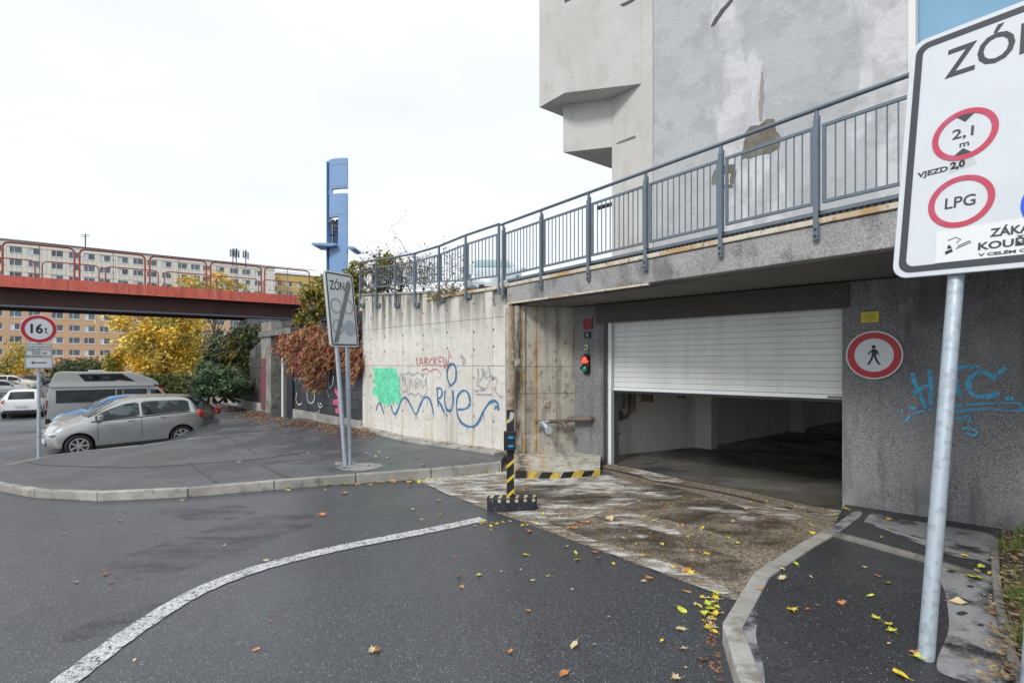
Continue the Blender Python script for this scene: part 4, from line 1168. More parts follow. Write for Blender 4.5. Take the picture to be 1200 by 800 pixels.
# pier and its narrow strip
MB().prism_xy(loc2([(1.688, 9.01), (2.072, 8.534), S_, (S_[0] + dB.x * 3.9, S_[1] + dB.y * 3.9), (1.688 + dB.x * 3.9, 9.01 + dB.y * 3.9)]), 2.9, zt_ - .01).build('corner_pier', M_TOWER, tower)
TW = Plane(Vector((S_[0], S_[1], 0)), Matrix(((.61, .792, 0), (-.792, .61, 0), (0, 0, 1))))
tinv = Matrix.Translation((-TO.x, -TO.y, 0))
def tl(mb):      # transform TW-local mesh into tower-local
    M4 = tinv @ TW.mat
    mb.v = [tuple(M4 @ Vector(v)) for v in mb.v]; return mb
uw = TW.u(1064); uw2 = TW.u(1185)
zs = TW.uv(1100, 250)[1]; 
tl(MB().box(.005, uw, 0.01, .5, 2.9, zt_ - .02)).build('main_wall', M_TOWERB, tower)
tl(MB().box(uw + .002, uw + 9, .01, .5, 2.9, 3.9)).build('main_wall', M_TOWERB, tower)
tl(MB().box(uw + .002, uw + 9, .01, .5, 9.5, zt_ - .02)).build('main_wall', M_TOWERB, tower)
# tall window with white frame
wf = tl(MB().box(uw + .004, uw + .07, .0, .2, 3.905, 9.49)).build('window_frame', M_WFRAME, tower)
tl(MB().box(uw + .98, uw + 1.08, .03, .2, 3.905, 9.49)).build('window_frame', M_WFRAME, tower)
tl(MB().box(uw + 2.2, uw + 2.3, .03, .2, 3.905, 9.49)).build('window_frame', M_WFRAME, tower)
tl(MB().box(uw + .075, uw + .978, .1, .13, 3.905, 9.49)).build('window_pane', M_GLASSB, tower)
tl(MB().box(uw + 1.085, uw + 2.195, .1, .13, 3.905, 9.49)).build('window_pane', M_GLASSB, tower)
tl(MB().box(uw + 2.305, uw + 9, .1, .4, 3.905, 9.49)).build('main_wall', M_TOWERB, tower)
tl(MB().box(uw + .05, uw + 2.3, .3, .34, 3.905, 9.49)).build('window_blind', M_WHITE2, tower)
def tpatch(pts, name, m, label, y=0.004):
    q = [TW.uv(*p) for p in pts]
    # jagged edge
    out = []
    for i in range(len(q)):
        a, b = q[i], q[(i + 1) % len(q)]
        L_ = math.hypot(b[0] - a[0], b[1] - a[1]); n = max(1, int(L_ / .05))
        for k in range(n):
            t = k / n; j = .012 if k else 0
            out.append((a[0] + (b[0] - a[0]) * t + rnd.gauss(0, j), a[1] + (b[1] - a[1]) * t + rnd.gauss(0, j)))
    o = tl(MB().prism_xz(out, y, .05)).build(name, m, tower); o['label'] = label
def c3(x, y): return (620 + x * .3667, y * .3667)
tpatch([c3(*p) for p in ((676, 512), (684, 470), (690, 425), (705, 405), (735, 400), (760, 380), (782, 380), (786, 402), (800, 430), (806, 442), (800, 470), (770, 490), (735, 495), (700, 508))], 'exposed_patch', M_PATCH, 'brown patch where render has come off')
tpatch([c3(*p) for p in ((736, 385), (733, 340), (738, 280), (740, 232), (746, 228), (749, 270), (748, 330), (746, 385))], 'exposed_patch', mat('damp_streak', (.3, .27, .26), .9), 'tall narrow brown streak')
tpatch([c3(*p) for p in ((582, 590), (590, 545), (612, 530), (655, 525), (662, 548), (652, 600), (620, 600))], 'exposed_patch', M_PATCH, 'square brown patch behind the railing', .005)
tpatch([c3(*p) for p in ((610, 565), (614, 558), (645, 556), (642, 590), (612, 592))], 'exposed_patch', M_TOWER, 'pale centre of the square patch', .001)
tpatch([c3(*p) for p in ((580, 86), (590, 62), (612, 30), (640, 0), (652, -8), (650, 4), (625, 34), (605, 62), (592, 82))], 'crack_repair', M_CRACK, 'dark diagonal crack mark high on the wall')
FB = Plane(Vector((B_[0], B_[1], 0)), Matrix(((ua_.x, -ua_.y, 0), (ua_.y, ua_.x, 0), (0, 0, 1))))
q = [FB.uv(*c3(*p)) for p in ((290, 16), (312, 6), (335, -6), (338, 2), (318, 14), (300, 22))]
mb = MB().prism_xz(q, -.004, .01); M4 = tinv @ FB.mat; mb.v = [tuple(M4 @ Vector(v)) for v in mb.v]; o = mb.build('crack_repair', M_CRACK, tower)
q = [FB.uv(*c3(*p)) for p in ((113, 10), (132, 2), (140, -14), (113, -14))]
mb = MB().prism_xz(q, -.004, .01); mb.v = [tuple(M4 @ Vector(v)) for v in mb.v]; o = mb.build('crack_repair', M_CRACK, tower)
PA = Vector((2.072 - 1.688, 8.534 - 9.01)).normalized()
PP = Plane(Vector((1.688, 9.01, 0)), Matrix(((PA.x, -PA.y, 0), (PA.y, PA.x, 0), (0, 0, 1))))
q = [PP.uv(*c3(*p)) for p in ((276, 462), (290, 452), (340, 433), (341, 441), (300, 456))]
mb = MB().prism_xz(q, -.004, .01); M4 = tinv @ PP.mat; mb.v = [tuple(M4 @ Vector(v)) for v in mb.v]; mb.build('crack_repair', M_PATCH, tower)
# ledge on a bracket left of the pier (dark flat bar)
t = thing('wall_bracket', 'dark flat steel bracket sticking out left of the concrete pier', 'bracket', tuple(W(700, 244, 9.0)))
a = W(699, 246, 9.0); b = W(720, 240, 9.05)
MB().tube([(0, 0, 0), tuple(b - a)], .035, 4).build('bar', M_DARKMETAL, t)

# ================================================================== ZONE SIGN (right, near)
def rotm(az, ti, ro):
    return Matrix.Rotation(az, 3, 'Z') @ Matrix.Rotation(ti, 3, 'X') @ Matrix.Rotation(ro, 3, 'Y')
M3 = rotm(-.9449, -.1301, .0262)
ZP = Plane(W(1045, 327.2, 3.32), M3)
ZS = 3.32 / 2.8
t = thing('zone_sign', 'big white zone sign with height limit and LPG bans on two leaning poles', 'sign', matrix=ZP.mat @ Matrix.Scale(ZS, 4))
SW, SH = .85, 1.287
print('UV', [tuple(round(c / ZS, 3) for c in ZP.uv(*q_)) for q_ in ((1107, 94), (1138, 50), (1144, 77), (1189, 65), (1160, 279), (1147, 298), (1147, 306), (1200, 262), (1075, 209), (1110, 202), (1098, 272), (1096, 310), (1198, 240), (1115.5, 322), (1198, 322))])
MB().prism_xz(rrect(0, SW, 0, SH, .07), 0, .012).build('panel', M_WHITE, t, bevel=.003)
MB().prism_xz(rrect(.02, SW - .02, .02, SH - .02, .06), .0125, .03).build('panel_back', M_BACK, t)
ring_mb(rrect(.027, SW - .027, .027, SH - .027, .055), rrect(.058, SW - .058, .058, SH - .058, .035), -.003, -.0005).build('border', M_SIGNGREY, t)
u0, v0 = ZP.uv(1107, 94); u1, v1 = ZP.uv(1135, 49)
zt_top = v1
uN, vN = ZP.uv(1189, 64)
text('ZÓNA', .161, .70, 1.02, 1.212, -.001, M_SIGNGREY, t, .012)
def roundel(cx_, cz_, r, colr, thick, fill=None):
    ring_mb(circ(cx_, cz_, r, 44), circ(cx_, cz_, r * thick, 44), -.003, -.0005).build('ring', colr, t)
u1, v1, r1 = .2589, .6978, .1293; u2, v2, r2 = .2638, .3585, .1293
roundel(u1, v1, r1, M_SIGNPINK, .8); roundel(u2, v2, r2, M_SIGNPINK, .8)
text('2,1', u1 - .048, u1 + .036, v1 - .022, v1 + .036, -.001, M_SIGNGREY, t, .012)
text('m', u1 - .015, u1 + .022, v1 - .062, v1 - .042, -.001, M_SIGNGREY, t, .01)
MB().prism_xz([(u1 - .035, v1 + .1), (u1 + .035, v1 + .1), (u1, v1 + .065)], -.003, -.0005).build('arrow', M_SIGNGREY, t)
MB().prism_xz([(u1 - .035, v1 - .1), (u1 + .035, v1 - .1), (u1, v1 - .07)], -.003, -.0005).build('arrow', M_SIGNGREY, t)
text('LPG', u2 - .06, u2 + .058, v2 - .028, v2 + .028, -.001, M_SIGNGREY, t, .01)
a = ZP.uv(1075, 209); b = ZP.uv(1142, 190)
text('VJEZD', .078, .205, .516, .552, -.001, M_SIGNGREY, t, .03, rot=.03)
text('2,0', .214, .272, .523, .568, -.001, M_BLACK, t, .05, rot=.03)
MB().prism_xz([(.208, .512), (.315, .535), (.30, .583), (.206, .57)], -.0009, -.0002).build('sticker_residue', mat('sticker_residue', (.5, .53, .56), .6), t)
# right half (beyond the frame): blue parking roundels
MB().lathe([(-.003, .13), (-.0005, .13)], 'y', (.614, 0, .29), 40).build('roundel', M_BLUE, t)
# sticker
st_z0, st_z1 = .066, .196
MB().prism_xz([(.181, .0605), (.66, .0605), (.66, .232), (.179, .220)], -.0045, -.0032).build('sticker', M_STICK, t)
text('ZÁKAZ', .385, .56, .158, .208, -.005, M_SIGNGREY, t, .03)
text('KOUŘENÍ', .345, .605, .101, .150, -.005, M_SIGNGREY, t, .03)
text('V CELÉM OBJEKTU', .348, .63, .066, .0885, -.005, M_SIGNGREY, t, .035)
cg = MB()
cg.tube([(.262, -.0065, .122), (.318, -.0065, .146), (.312, -.0065, .154), (.268, -.0065, .134)], .0016, 5)
cg.tube([(.228, -.0065, .168), (.258, -.0065, .18), (.278, -.0065, .166), (.262, -.0065, .15)], .0014, 5)
cg.prism_xz([(.222, .098), (.25, .110), (.246, .124), (.22, .114)], -.0065, -.0046)
cg.prism_xz([(.228, .126), (.246, .1275), (.236, .146), (.228, .14)], -.0065, -.0046)
cg.build('cigarette_symbol', M_BLACK, t)
# poles
zinv = (ZP.mat @ Matrix.Scale(ZS, 4)).inverted()
def pole_part(root, inv_, base, top, r, m, name='pole'):
    a = inv_ @ base; b = inv_ @ top
    return MB().cyl(a, b, r, 20).build(name, m, root, smooth=True)
pb = G(1085, 771, Hr)
pt_ = ZP.world(ZP.uv(1112.5, 322)[0], .062, .0)
dirp = (ZP.world(ZP.uv(1115.5, 322)[0], .075, .02) - pb)
pole_part(t, zinv, pb - dirp * .01, pb + dirp * 1.5, .033, M_GALV)
pb2 = G(1206, 845, Hr)
dirp2 = (ZP.world(ZP.uv(1200, 322)[0] + .12, .075, .02) - pb2)
pole_part(t, zinv, pb2, pb2 + dirp2 * 1.5, .033, M_GALV)
for z in (.25, 1.0):
    MB().box(.1, .75, .031, .045, z, z + .04).build('bracket', M_BACK, t)

# ================================================================== leaning ZONA END sign (left)
LPz = 7.95
a = W(379.5, 314, 7.85); 
base_l = G(407, 545, PZ)
az_l = math.atan2(.90, .433)
M3 = rotm(az_l, -.10, -.02)
# bottom-left corner placed from the photograph
ZL = Plane(W(388, 406, 7.85), M3)
t = thing('zone_end_sign', 'tilted white end of zone sign on two converging poles on the far pavement', 'sign', matrix=ZL.mat)
SW, SH = .60, 1.14
MB().prism_xz(rrect(0, SW, 0, SH, .05), 0, .012).build('panel', M_WHITE2, t, bevel=.003)
MB().prism_xz(rrect(-.004, SW + .004, -.004, SH + .004, .05), .0125, .03).build('panel_back', M_BACK, t)
ring_mb(rrect(.02, SW - .02, .02, SH - .02, .04), rrect(.042, SW - .042, .042, SH - .042, .025), -.003, -.0005).build('border', M_SIGNGREY, t)
text('ZÓNA', .08, .5, .86, 1.04, -.001, M_SIGNGREY, t, .012)
for (cx_, cz_, m_) in ((.18, .62, M_SIGNMID), (.43, .62, M_SIGNMID), (.18, .3, M_SIGNMID)):
    ring_mb(circ(cx_, cz_, .12, 30), circ(cx_, cz_, .09, 30), -.003, -.0005).build('ring', m_, t)
MB().lathe([(-.003, .125), (-.0005, .125)], 'y', (.43, 0, .29), 30).build('roundel', M_SIGNBLUE, t)
MB().prism_xz([(.06, .06), (.15, .06), (.54, .98), (.48, 1.05)], -.0045, -.0032).build('slash', mat('slash_grey', (.16, .17, .18), .5, layers=[('n', 60, 2, .45, .55, (.3, .32, .33), .7)]), t)
zinv = ZL.mat.inverted()
d_ = ZL.world(.2, .08, .0) - (base_l + Vector((-.02, -.02, 0)))
pole_part(t, zinv, base_l + Vector((-.02, -.02, -.05)), base_l + Vector((-.02, -.02, 0)) + d_ * 1.22, .032, M_GALV)
d_ = ZL.world(.43, .08, .0) - (base_l + Vector((.035, .02, 0)))
pole_part(t, zinv, base_l + Vector((.03, .02, -.05)), base_l + Vector((.03, .02, 0)) + d_ * 1.22, .032, M_GALV)

# ================================================================== 16 t sign
b16 = G(45.5, 536, PZ)
azs = math.atan2(b16.y, b16.x) - math.pi / 2       # faces the camera side
t = thing('weight_limit_sign', 'round 16t weight limit sign with three small plates on a thin pole', 'sign', (b16.x, b16.y, b16.z), azs)
S = b16.y / F
hz = lambda py: CZ - (py - HY) / F * b16.y - b16.z
MB().cyl((0, 0, -.05), (0, 0, hz(372)), .03, 14).build('pole', M_GALV, t, smooth=True)
rr = 33 / 2 * S
zc_ = hz(385.5)
MB().lathe([(-.06, rr), (-.035, rr)], 'y', (0, 0, zc_), 48).build('disc', M_WHITE, t, bevel=.003)
ring_mb(circ(0, zc_, rr * .95, 48), circ(0, zc_, rr * .74, 48), -.063, -.0602).build('red_ring', M_SIGNRED, t)
text('16', -rr * .44, rr * .22, zc_ - rr * .32, zc_ + rr * .36, -.061, M_BLACK, t, .03)
text('t', rr * .30, rr * .46, zc_ - rr * .30, zc_ + rr * .14, -.061, M_BLACK, t, .01)
ww_ = 31 / 1.33 * S / 2
for k, (ya, yb, s_) in enumerate(((403, 409.2, 'KROMĚ VOZIDEL MHD'), (410, 417.2, '250 m'), (418, 431.5, None))):
    z1_, z0_ = hz(ya), hz(yb)
    e = .0 if k < 2 else .012
    MB().prism_xz(rrect(-ww_ - e, ww_ + e, z0_, z1_, .008), -.055, -.035).build('plate', M_WHITE, t)
    ring_mb(rrect(-ww_ - e + .006, ww_ + e - .006, z0_ + .006, z1_ - .006, .008), rrect(-ww_ - e + .013, ww_ + e - .013, z0_ + .013, z1_ - .013, .005), -.0575, -.0555).build('border', M_SIGNGREY, t)
    if s_ == '250 m': text(s_, -ww_ * .55, ww_ * .6, z0_ + .028, z1_ - .022, -.0557, M_SIGNGREY, t, .01)
    elif s_: text(s_, -ww_ * .85, ww_ * .85, z0_ + .034, z1_ - .034, -.0557, M_SIGNGREY, t, .03)
    else:
        zm = (z0_ + z1_) / 2
        MB().prism_xz([(-ww_ * .6, zm), (-ww_ * .38, zm + .03), (-ww_ * .38, zm + .008), (ww_ * .6, zm + .008), (ww_ * .6, zm - .008), (-ww_ * .38, zm - .008), (-ww_ * .38, zm - .03)], -.058, -.0555).build('arrow', M_BLACK, t)

# ================================================================== striped card reader post
pbp = G(598, 597, H)
t = thing('ticket_post', 'black post with yellow stripes and small reader box on a rubber base', 'post', (pbp.x, pbp.y, pbp.z))
S = pbp.y / F
hz = lambda py: CZ - (py - HY) / F * pbp.y - pbp.z
ph = hz(480)
hw = .042
MB().box(-hw, hw, -hw, hw, .12, ph).build('post_body', M_BLACK, t, bevel=.004)
z = .15
for z in [.14 + k * .172 for k in range(6)]:
    if z + .11 > ph: continue
    if hz(527) - .12 < z < hz(503): continue
    mb = MB()
    y_ = -hw - .0015
    mb.add([(-hw, y_, z), (hw, y_, z + .075), (hw, y_, z + .115), (-hw, y_, z + .04)], [(0, 1, 2, 3)])
    x_ = hw + .0015
    mb.add([(x_, -hw, z + .075), (x_, hw, z + .0), (x_, hw, z + .04), (x_, -hw, z + .115)], [(0, 1, 2, 3)])
    mb.add([(-x_, -hw, z), (-x_, hw, z + .075), (-x_, hw, z + .115), (-x_, -hw, z + .04)], [(3, 2, 1, 0)])
    mb.build('yellow_stripe', M_YEL, t)
zt2 = ph
MB().add([(-.02, -hw - .0016, zt2 - .15), (.03, -hw - .0016, zt2 - .11), (.035, -hw - .0016, zt2 - .03), (0, -hw - .0016, zt2 - .02)], [(0, 1, 2, 3)]).build('worn_label', M_SIGNMID, t)
MB().add([(.028, -hw - .0016, zt2 - .1), (hw, -hw - .0016, zt2 - .06), (hw, -hw - .0016, zt2 - .02), (.034, -hw - .0016, zt2 - .03)], [(0, 1, 2, 3)]).build('yellow_stripe', M_YEL, t)
bx = MB().box(-.075, .06, -.12, -hw - .002, hz(526), hz(504)).build('reader_box', M_BLACK, t, bevel=.008)
zb0, zb1 = hz(526), hz(504)
for zz in (zb1 - .07, zb0 + .05):
    mb = MB(); mb.lathe([(-.135, .006), (-.132, .02), (-.12, .026)], 'y', (0, 0, 0), 16)
    mb.v = [(v[0] * 1.5 + .01, v[1], v[2] * .7 + zz) for v in mb.v]
    mb.build('lens', M_BLUEL, bx, smooth=True)
# base: rounded kerb block
bl = G(568, 606, H); br = G(631, 599, H)
bw0, bw1 = -.27, .31
pts = []
mbs = MB()
base_h = .155
outline = [(bw0, -.02), (bw0 + .04, -.09), (-.06, -.115), (.02, -.10), (bw1 - .02, -.05), (bw1, .02), (bw1 - .01, .11), (.02, .11), (bw0 + .05, .08), (bw0, .04)]
b_o = MB().prism_xy(outline, -.02, base_h).build('base_block', M_NAVYB, t, bevel=.01)
for k in range(6):
    x0 = bw0 + .03 + k * .098
    yf0 = np.interp(x0, [bw0, bw0 + .04, -.06, .02, bw1 - .02, bw1], [-.02, -.09, -.115, -.10, -.05, .02])
    x1 = x0 + .036
    yf1 = np.interp(x1, [bw0, bw0 + .04, -.06, .02, bw1 - .02, bw1], [-.02, -.09, -.115, -.10, -.05, .02])
    mb = MB().add([(x0, yf0 + .012, base_h + .0015), (x1, yf1 + .012, base_h + .0015), (x1 + .02, .07, base_h + .0015), (x0 + .02, .07, base_h + .0015)], [(0, 1, 2, 3)])
    mb.add([(x0, yf0 - .0015, base_h - .045), (x1, yf1 - .0015, base_h - .045), (x1, yf1 - .0015, base_h - .011), (x0, yf0 - .0015, base_h - .011)], [(0, 1, 2, 3)])
    mb.build('cream_stripe', M_CREAM, t)

# ================================================================== DARK TILED WALL of the underpass
dk = thing('underpass_wall', 'dark tiled wall with graffiti below hanging russet shrubs', 'wall', matrix=KW.mat)
def kz(px): 
    p = KW.world(KW.u(px), 0, 0); return PZ(p.x, p.y)
for (pa, pb_, dep) in ((247, 307.5, 0), (344.5, 424, 0)):
    a, b = KW.u(pa), KW.u(pb_)
    if pa < 300: MB().prism_xz([(a, -.3), (b, -.3), (b, 2.6), (a + (b - a) * .3, 1.2), (a, .5)], .04, .35).build('wall_core', M_MORTAR, dk)
    else: MB().box(a, b, .04, .35, -.3, 2.95).build('wall_core', M_MORTAR, dk)
    MB().box(a, b, -.04, .039, -.3, .38).build('plinth', M_KERB, dk, bevel=.01)
a, b = KW.u(345), KW.u(424)
nc, nr = 18, 11
tw_, th_ = (b - a) / nc, .235
tmh = MB().box(.004, tw_ - .004, .0, .039, .004, th_ - .004).mesh('tile', M_TILE, bevel=.003)
for j in range(nr):
    for i in range(nc):
        if i == nc - 1 and j % 2: pass
        link('tile', tmh, None, dk, (a + i * tw_, rnd.uniform(0, .004), .385 + j * th_))
a, b = KW.u(248), KW.u(307)
nc = int((b - a) / .3); tw_ = (b - a) / nc
tmh = MB().box(.006, tw_ - .006, .0, .039, .005, .39).mesh('ribbed_block', M_TILEB, bevel=.01)
for j in range(5):
    for i in range(nc):
        if .385 + (j + 1) * .4 > .5 + 2.2 * (i / nc): continue
        link('ribbed_block', tmh, None, dk, (a + i * tw_, rnd.uniform(0, .012), .385 + j * .40))
# doorway with posts
a, b = KW.u(308), KW.u(344)
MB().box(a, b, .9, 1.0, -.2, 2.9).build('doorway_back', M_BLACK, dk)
MB().box(a, KW.u(319.5), -.06, .3, -.3, 3.1).build('pilaster', M_KERBD, dk, bevel=.01)
MB().box(KW.u(308.6), KW.u(313.5), -.075, -.062, .2, 1.9).build('red_panel', mat('faded_crimson_panel', (.2, .045, .06), .8, layers=[('n', 3, 5, .48, .6, (.09, .08, .08), .8)]), dk)
MB().box(KW.u(331), KW.u(332.5), -.03, .05, -.1, 2.6).build('pale_post', M_WHITE2, dk)
MB().box(KW.u(332.6), KW.u(337.5), .0, .3, -.3, 2.9).build('pilaster', M_TILEB, dk)
MB().box(KW.u(337.7), KW.u(344.4), -.05, .3, -.3, 2.9).build('pilaster', M_NAVYB, dk, bevel=.01)
MB().box(KW.u(307), KW.u(345), -.12, .4, 2.62, 2.8).build('door_canopy', M_KERBD, dk)
def g5(x, y): return (220 + x / 5, 360 + y / 5)
graffiti([[(640, 500), (635, 540), (650, 570), (670, 560)], [(700, 500), (705, 550), (730, 560), (745, 530), (735, 500)], [(762, 560), (775, 585), (790, 575), (775, 560)], [(755, 610), (760, 630), (775, 600)], [(825, 400), (830, 470), (850, 450), (855, 400)], [(935, 425), (948, 440), (936, 465), (948, 470)], [(820, 480), (828, 530)]],
         KW, SPRAY['white'], .03, dk, 'pale graffiti marks on the dark tiles', g5, -.006)
graffiti([[(865, 480), (890, 520), (880, 560), (900, 600)], [(855, 560), (900, 540), (890, 500)], [(870, 600), (895, 610)]], KW, SPRAY['pink'], .12, dk, 'dark pink graffiti on the tiles', g5, -.02)
graffiti([[(455, 370), (458, 420), (455, 470)], [(320, 420), (335, 500), (350, 430)], [(380, 400), (385, 480)], [(410, 420), (400, 500)], [(300, 470), (310, 520)]], KW, SPRAY['grey'], .05, dk, 'grey graffiti on ribbed blocks', g5, -.01)

# ================================================================== FOOTBRIDGE
BP = wall_plane(0, 18.6, 360, 27900 / 1140, 0.0)
br = thing('footbridge', 'red steel footbridge with looped railings crossing the street', 'bridge', matrix=BP.mat)
ba, bb = BP.u(-330), BP.u(372)
bw = 4.0
MB().box(ba, bb, 0, .03, 4.42, 4.83).build('fascia', M_RED, br)
MB().box(ba, bb, bw - .03, bw, 4.42, 4.83).build('fascia', M_RED, br)
MB().box(ba, bb, .031, bw - .031, 4.60, 4.80).build('deck_slab', M_BEAM, br)
MB().box(ba, BP.u(345), .55, .62, 3.83, 4.598).build('beam_web', M_BEAM, br)
MB().box(ba, BP.u(345), .40, .80, 3.78, 3.828).build('beam_flange', M_RAIL, br)
MB().box(ba, BP.u(345), bw - .8, bw - .7, 3.83, 4.598).build('beam_web', M_BEAM, br)
frames = [(-260, -186), (-178, -100), (-92, -4), (2.5, 87), (93, 170), (175.5, 242), (247, 306.5), (310.5, 363)]
def loop(root, u0, u1, z0, z1, y, r, rad=.18, m=M_REDD, name='rail_loop'):
    pts = [(u0, y, z0)] + [(x, y, z) for x, z in reversed(arc(u0 + rad, z1 - rad, rad, 90, 180, 4))] + [(x, y, z) for x, z in reversed(arc(u1 - rad, z1 - rad, rad, 0, 90, 4))] + [(u1, y, z0)]
    return MB().tube(pts, r, 8).build(name, m, root, smooth=True)
for (pa, pb_) in frames:
    u0, u1 = BP.u(pa), BP.u(pb_)
    loop(br, u0, u1, 4.83, 6.0, .06, .032)
    inf = MB()
    n = int((u1 - u0 - .2) / .13)
    for k in range(n + 1):
        u = u0 + .1 + (u1 - u0 - .2) * k / n
        inf.box(u - .004, u + .004, .056, .064, 4.98, 5.86)
    for z in (4.98, 5.86): inf.box(u0 + .1, u1 - .1, .052, .068, z - .008, z + .008)
    for uu in (u0 + .03, (u0 + u1) / 2, u1 - .03):
        for z in (5.2, 5.7): inf.box(uu - .03, uu + .03, .05, .07, z - .015, z + .015)
    for uu in ((u0 + u1) / 2 - .012,): inf.box(uu, uu + .024, .05, .07, 4.83, 5.97)
    o = inf.build('infill_bars', M_WIRE, br, fixn=False); o['kind'] = 'stuff'
    loop(br, u0 + .6, u1 + .52, 4.83, 6.0, bw - .06, .026)
    inf = MB()
    n = int((u1 - u0 - .2) / .2)
    for k in range(n + 1):
        u = u0 + .7 + (u1 - u0 - .2) * k / n
        inf.box(u - .0025, u + .0025, bw - .064, bw - .056, 4.98, 5.86)
    o = inf.build('infill_bars', M_WIRE, br, fixn=False); o['kind'] = 'stuff'
    # thin handrail caps
MB().box(ba, bb, -.02, .02, 6.045, 6.06).build('handrail', M_BLACK, br)
# pier with flared capital
pc = BP.u(327)
pier = thing('bridge_pier', 'grey concrete bridge pier with flared capital under the red bridge', 'pier', matrix=BP.mat)
m_ = MB(); m_.prism_xz([(pc - .5, 2.0), (pc + .9, 2.0), (pc + 1.5, 3.3), (pc + 1.5, 3.77), (pc - 1.2, 3.77), (pc - 1.2, 3.45), (pc - .6, 2.9)], .5, 3.4)
m_.build('capital', M_FASCIA, pier, bevel=.05)
MB().box(pc - .45, pc + .85, .7, 3.2, -1.5, 1.995).build('shaft', M_FASCIA, pier)
# bridge landing terrace
abt = thing('bridge_abutment', 'grey concrete abutment where the footbridge meets the terrace', 'abutment', matrix=BP.mat)
MB().box(BP.u(362), BP.u(420), -.3, 4.4, -1.2, 4.40).build('block', M_FASCIA, abt)

# ================================================================== BLUE TOWER
tb = W(397.5, 427, 24)
t = thing('blue_pylon', 'tall blue steel advertising pylon with slot and window cut out', 'pylon', (tb.x, tb.y, 2.5))
S = 24 / F
def bz_(py): return CZ - (py - HY) * S - 2.5
hw = 13.2 * S
def bx_(x0, x1, z0, z1, y0=-.45, y1=.45): return (x0, x1, y0, y1, z0, z1)
# curved plan: left side rounded
def plan(x0, x1, yy=.5):
    xs_ = np.linspace(x0, x1, 9)
    f = lambda x: -yy * math.sqrt(max(1 - ((x - hw) / (2 * hw)) ** 2, 0)) 
    fr_ = [(x, f(x)) for x in xs_]
    return fr_ + [(x1, f(x1) + .16), ] + [(x, f(x) + .16) for x in xs_[::-1][1:]]
def shell(x0, x1, z0, z1, name='shell_panel'):
    o = MB().prism_xy(plan(x0, x1), z0, z1).build(name, M_BLUET, t, smooth=True); return o
def xp(px): return (px - 397.5) * S
zT, zS1, zS0, zW1, zW0 = bz_(190), bz_(224.5), bz_(230.5), bz_(257), bz_(291)
shell(-hw, hw, zS1 + .003, zT); shell(-hw, xp(392), zS0 + .003, zS1)
shell(-hw, hw, zW1 + .003, zS0)
shell(-hw, xp(386.5), zW0 + .003, zW1); shell(xp(400), hw, zW0 + .003, zW1)
shell(-hw, hw, 0, zW0)
for zz_ in (zT - 1.2, zS0 - .9 , zW0 - 1.4, zT - .25):
    MB().prism_xy([(x_ * 1.002, y_ - .015) for x_, y_ in plan(-hw, hw)[:9]] + [(x_, y_ + .02) for x_, y_ in plan(-hw, hw)[:9][::-1]], zz_, zz_ + .022).build('panel_seam', M_SIGNMID, t)
# rear sheet behind the slot, with depth
MB().box(-hw + .02, -hw + .06, -.28, .4, 0, zT - .05).build('side_fin', M_BLUET, t)
MB().box(-hw + .08, xp(393), .36, .4, zW0, zW1).build('rear_panel', M_BLUET, t)
for (px0, px1, py_) in ((371, 400, 291), (411.6, 422, 295)):
    MB().prism_xz([(xp(px0), bz_(py_) + .06), (xp(px0) + .08, bz_(py_) + .1), (xp(px1) - .06, bz_(py_) + .08), (xp(px1), bz_(py_) + .0), (xp(px1) - .2, bz_(py_) - .06), (xp(px0) + .06, bz_(py_) - .0)], -.7, .35).build('side_platform', M_BLUET, t, bevel=.01)
inn = MB()
for (px, py_, r_) in ((391, 261, .1), (394, 265, .12), (396, 260, .09), (393, 270, .07)): inn.lathe([(-.1, r_), (.1, r_)], 'y', (xp(px), 0, bz_(py_)), 10)
inn.tube([(xp(387), 0, bz_(262)), (xp(400), 0, bz_(259))], .025, 6); inn.tube([(xp(387), 0, bz_(276)), (xp(400), 0, bz_(274))], .03, 6)
inn.tube([(xp(391), 0, bz_(257)), (xp(391), 0, bz_(291))], .03, 6)
inn.build('floodlight_cluster', M_DARKMETAL, t)

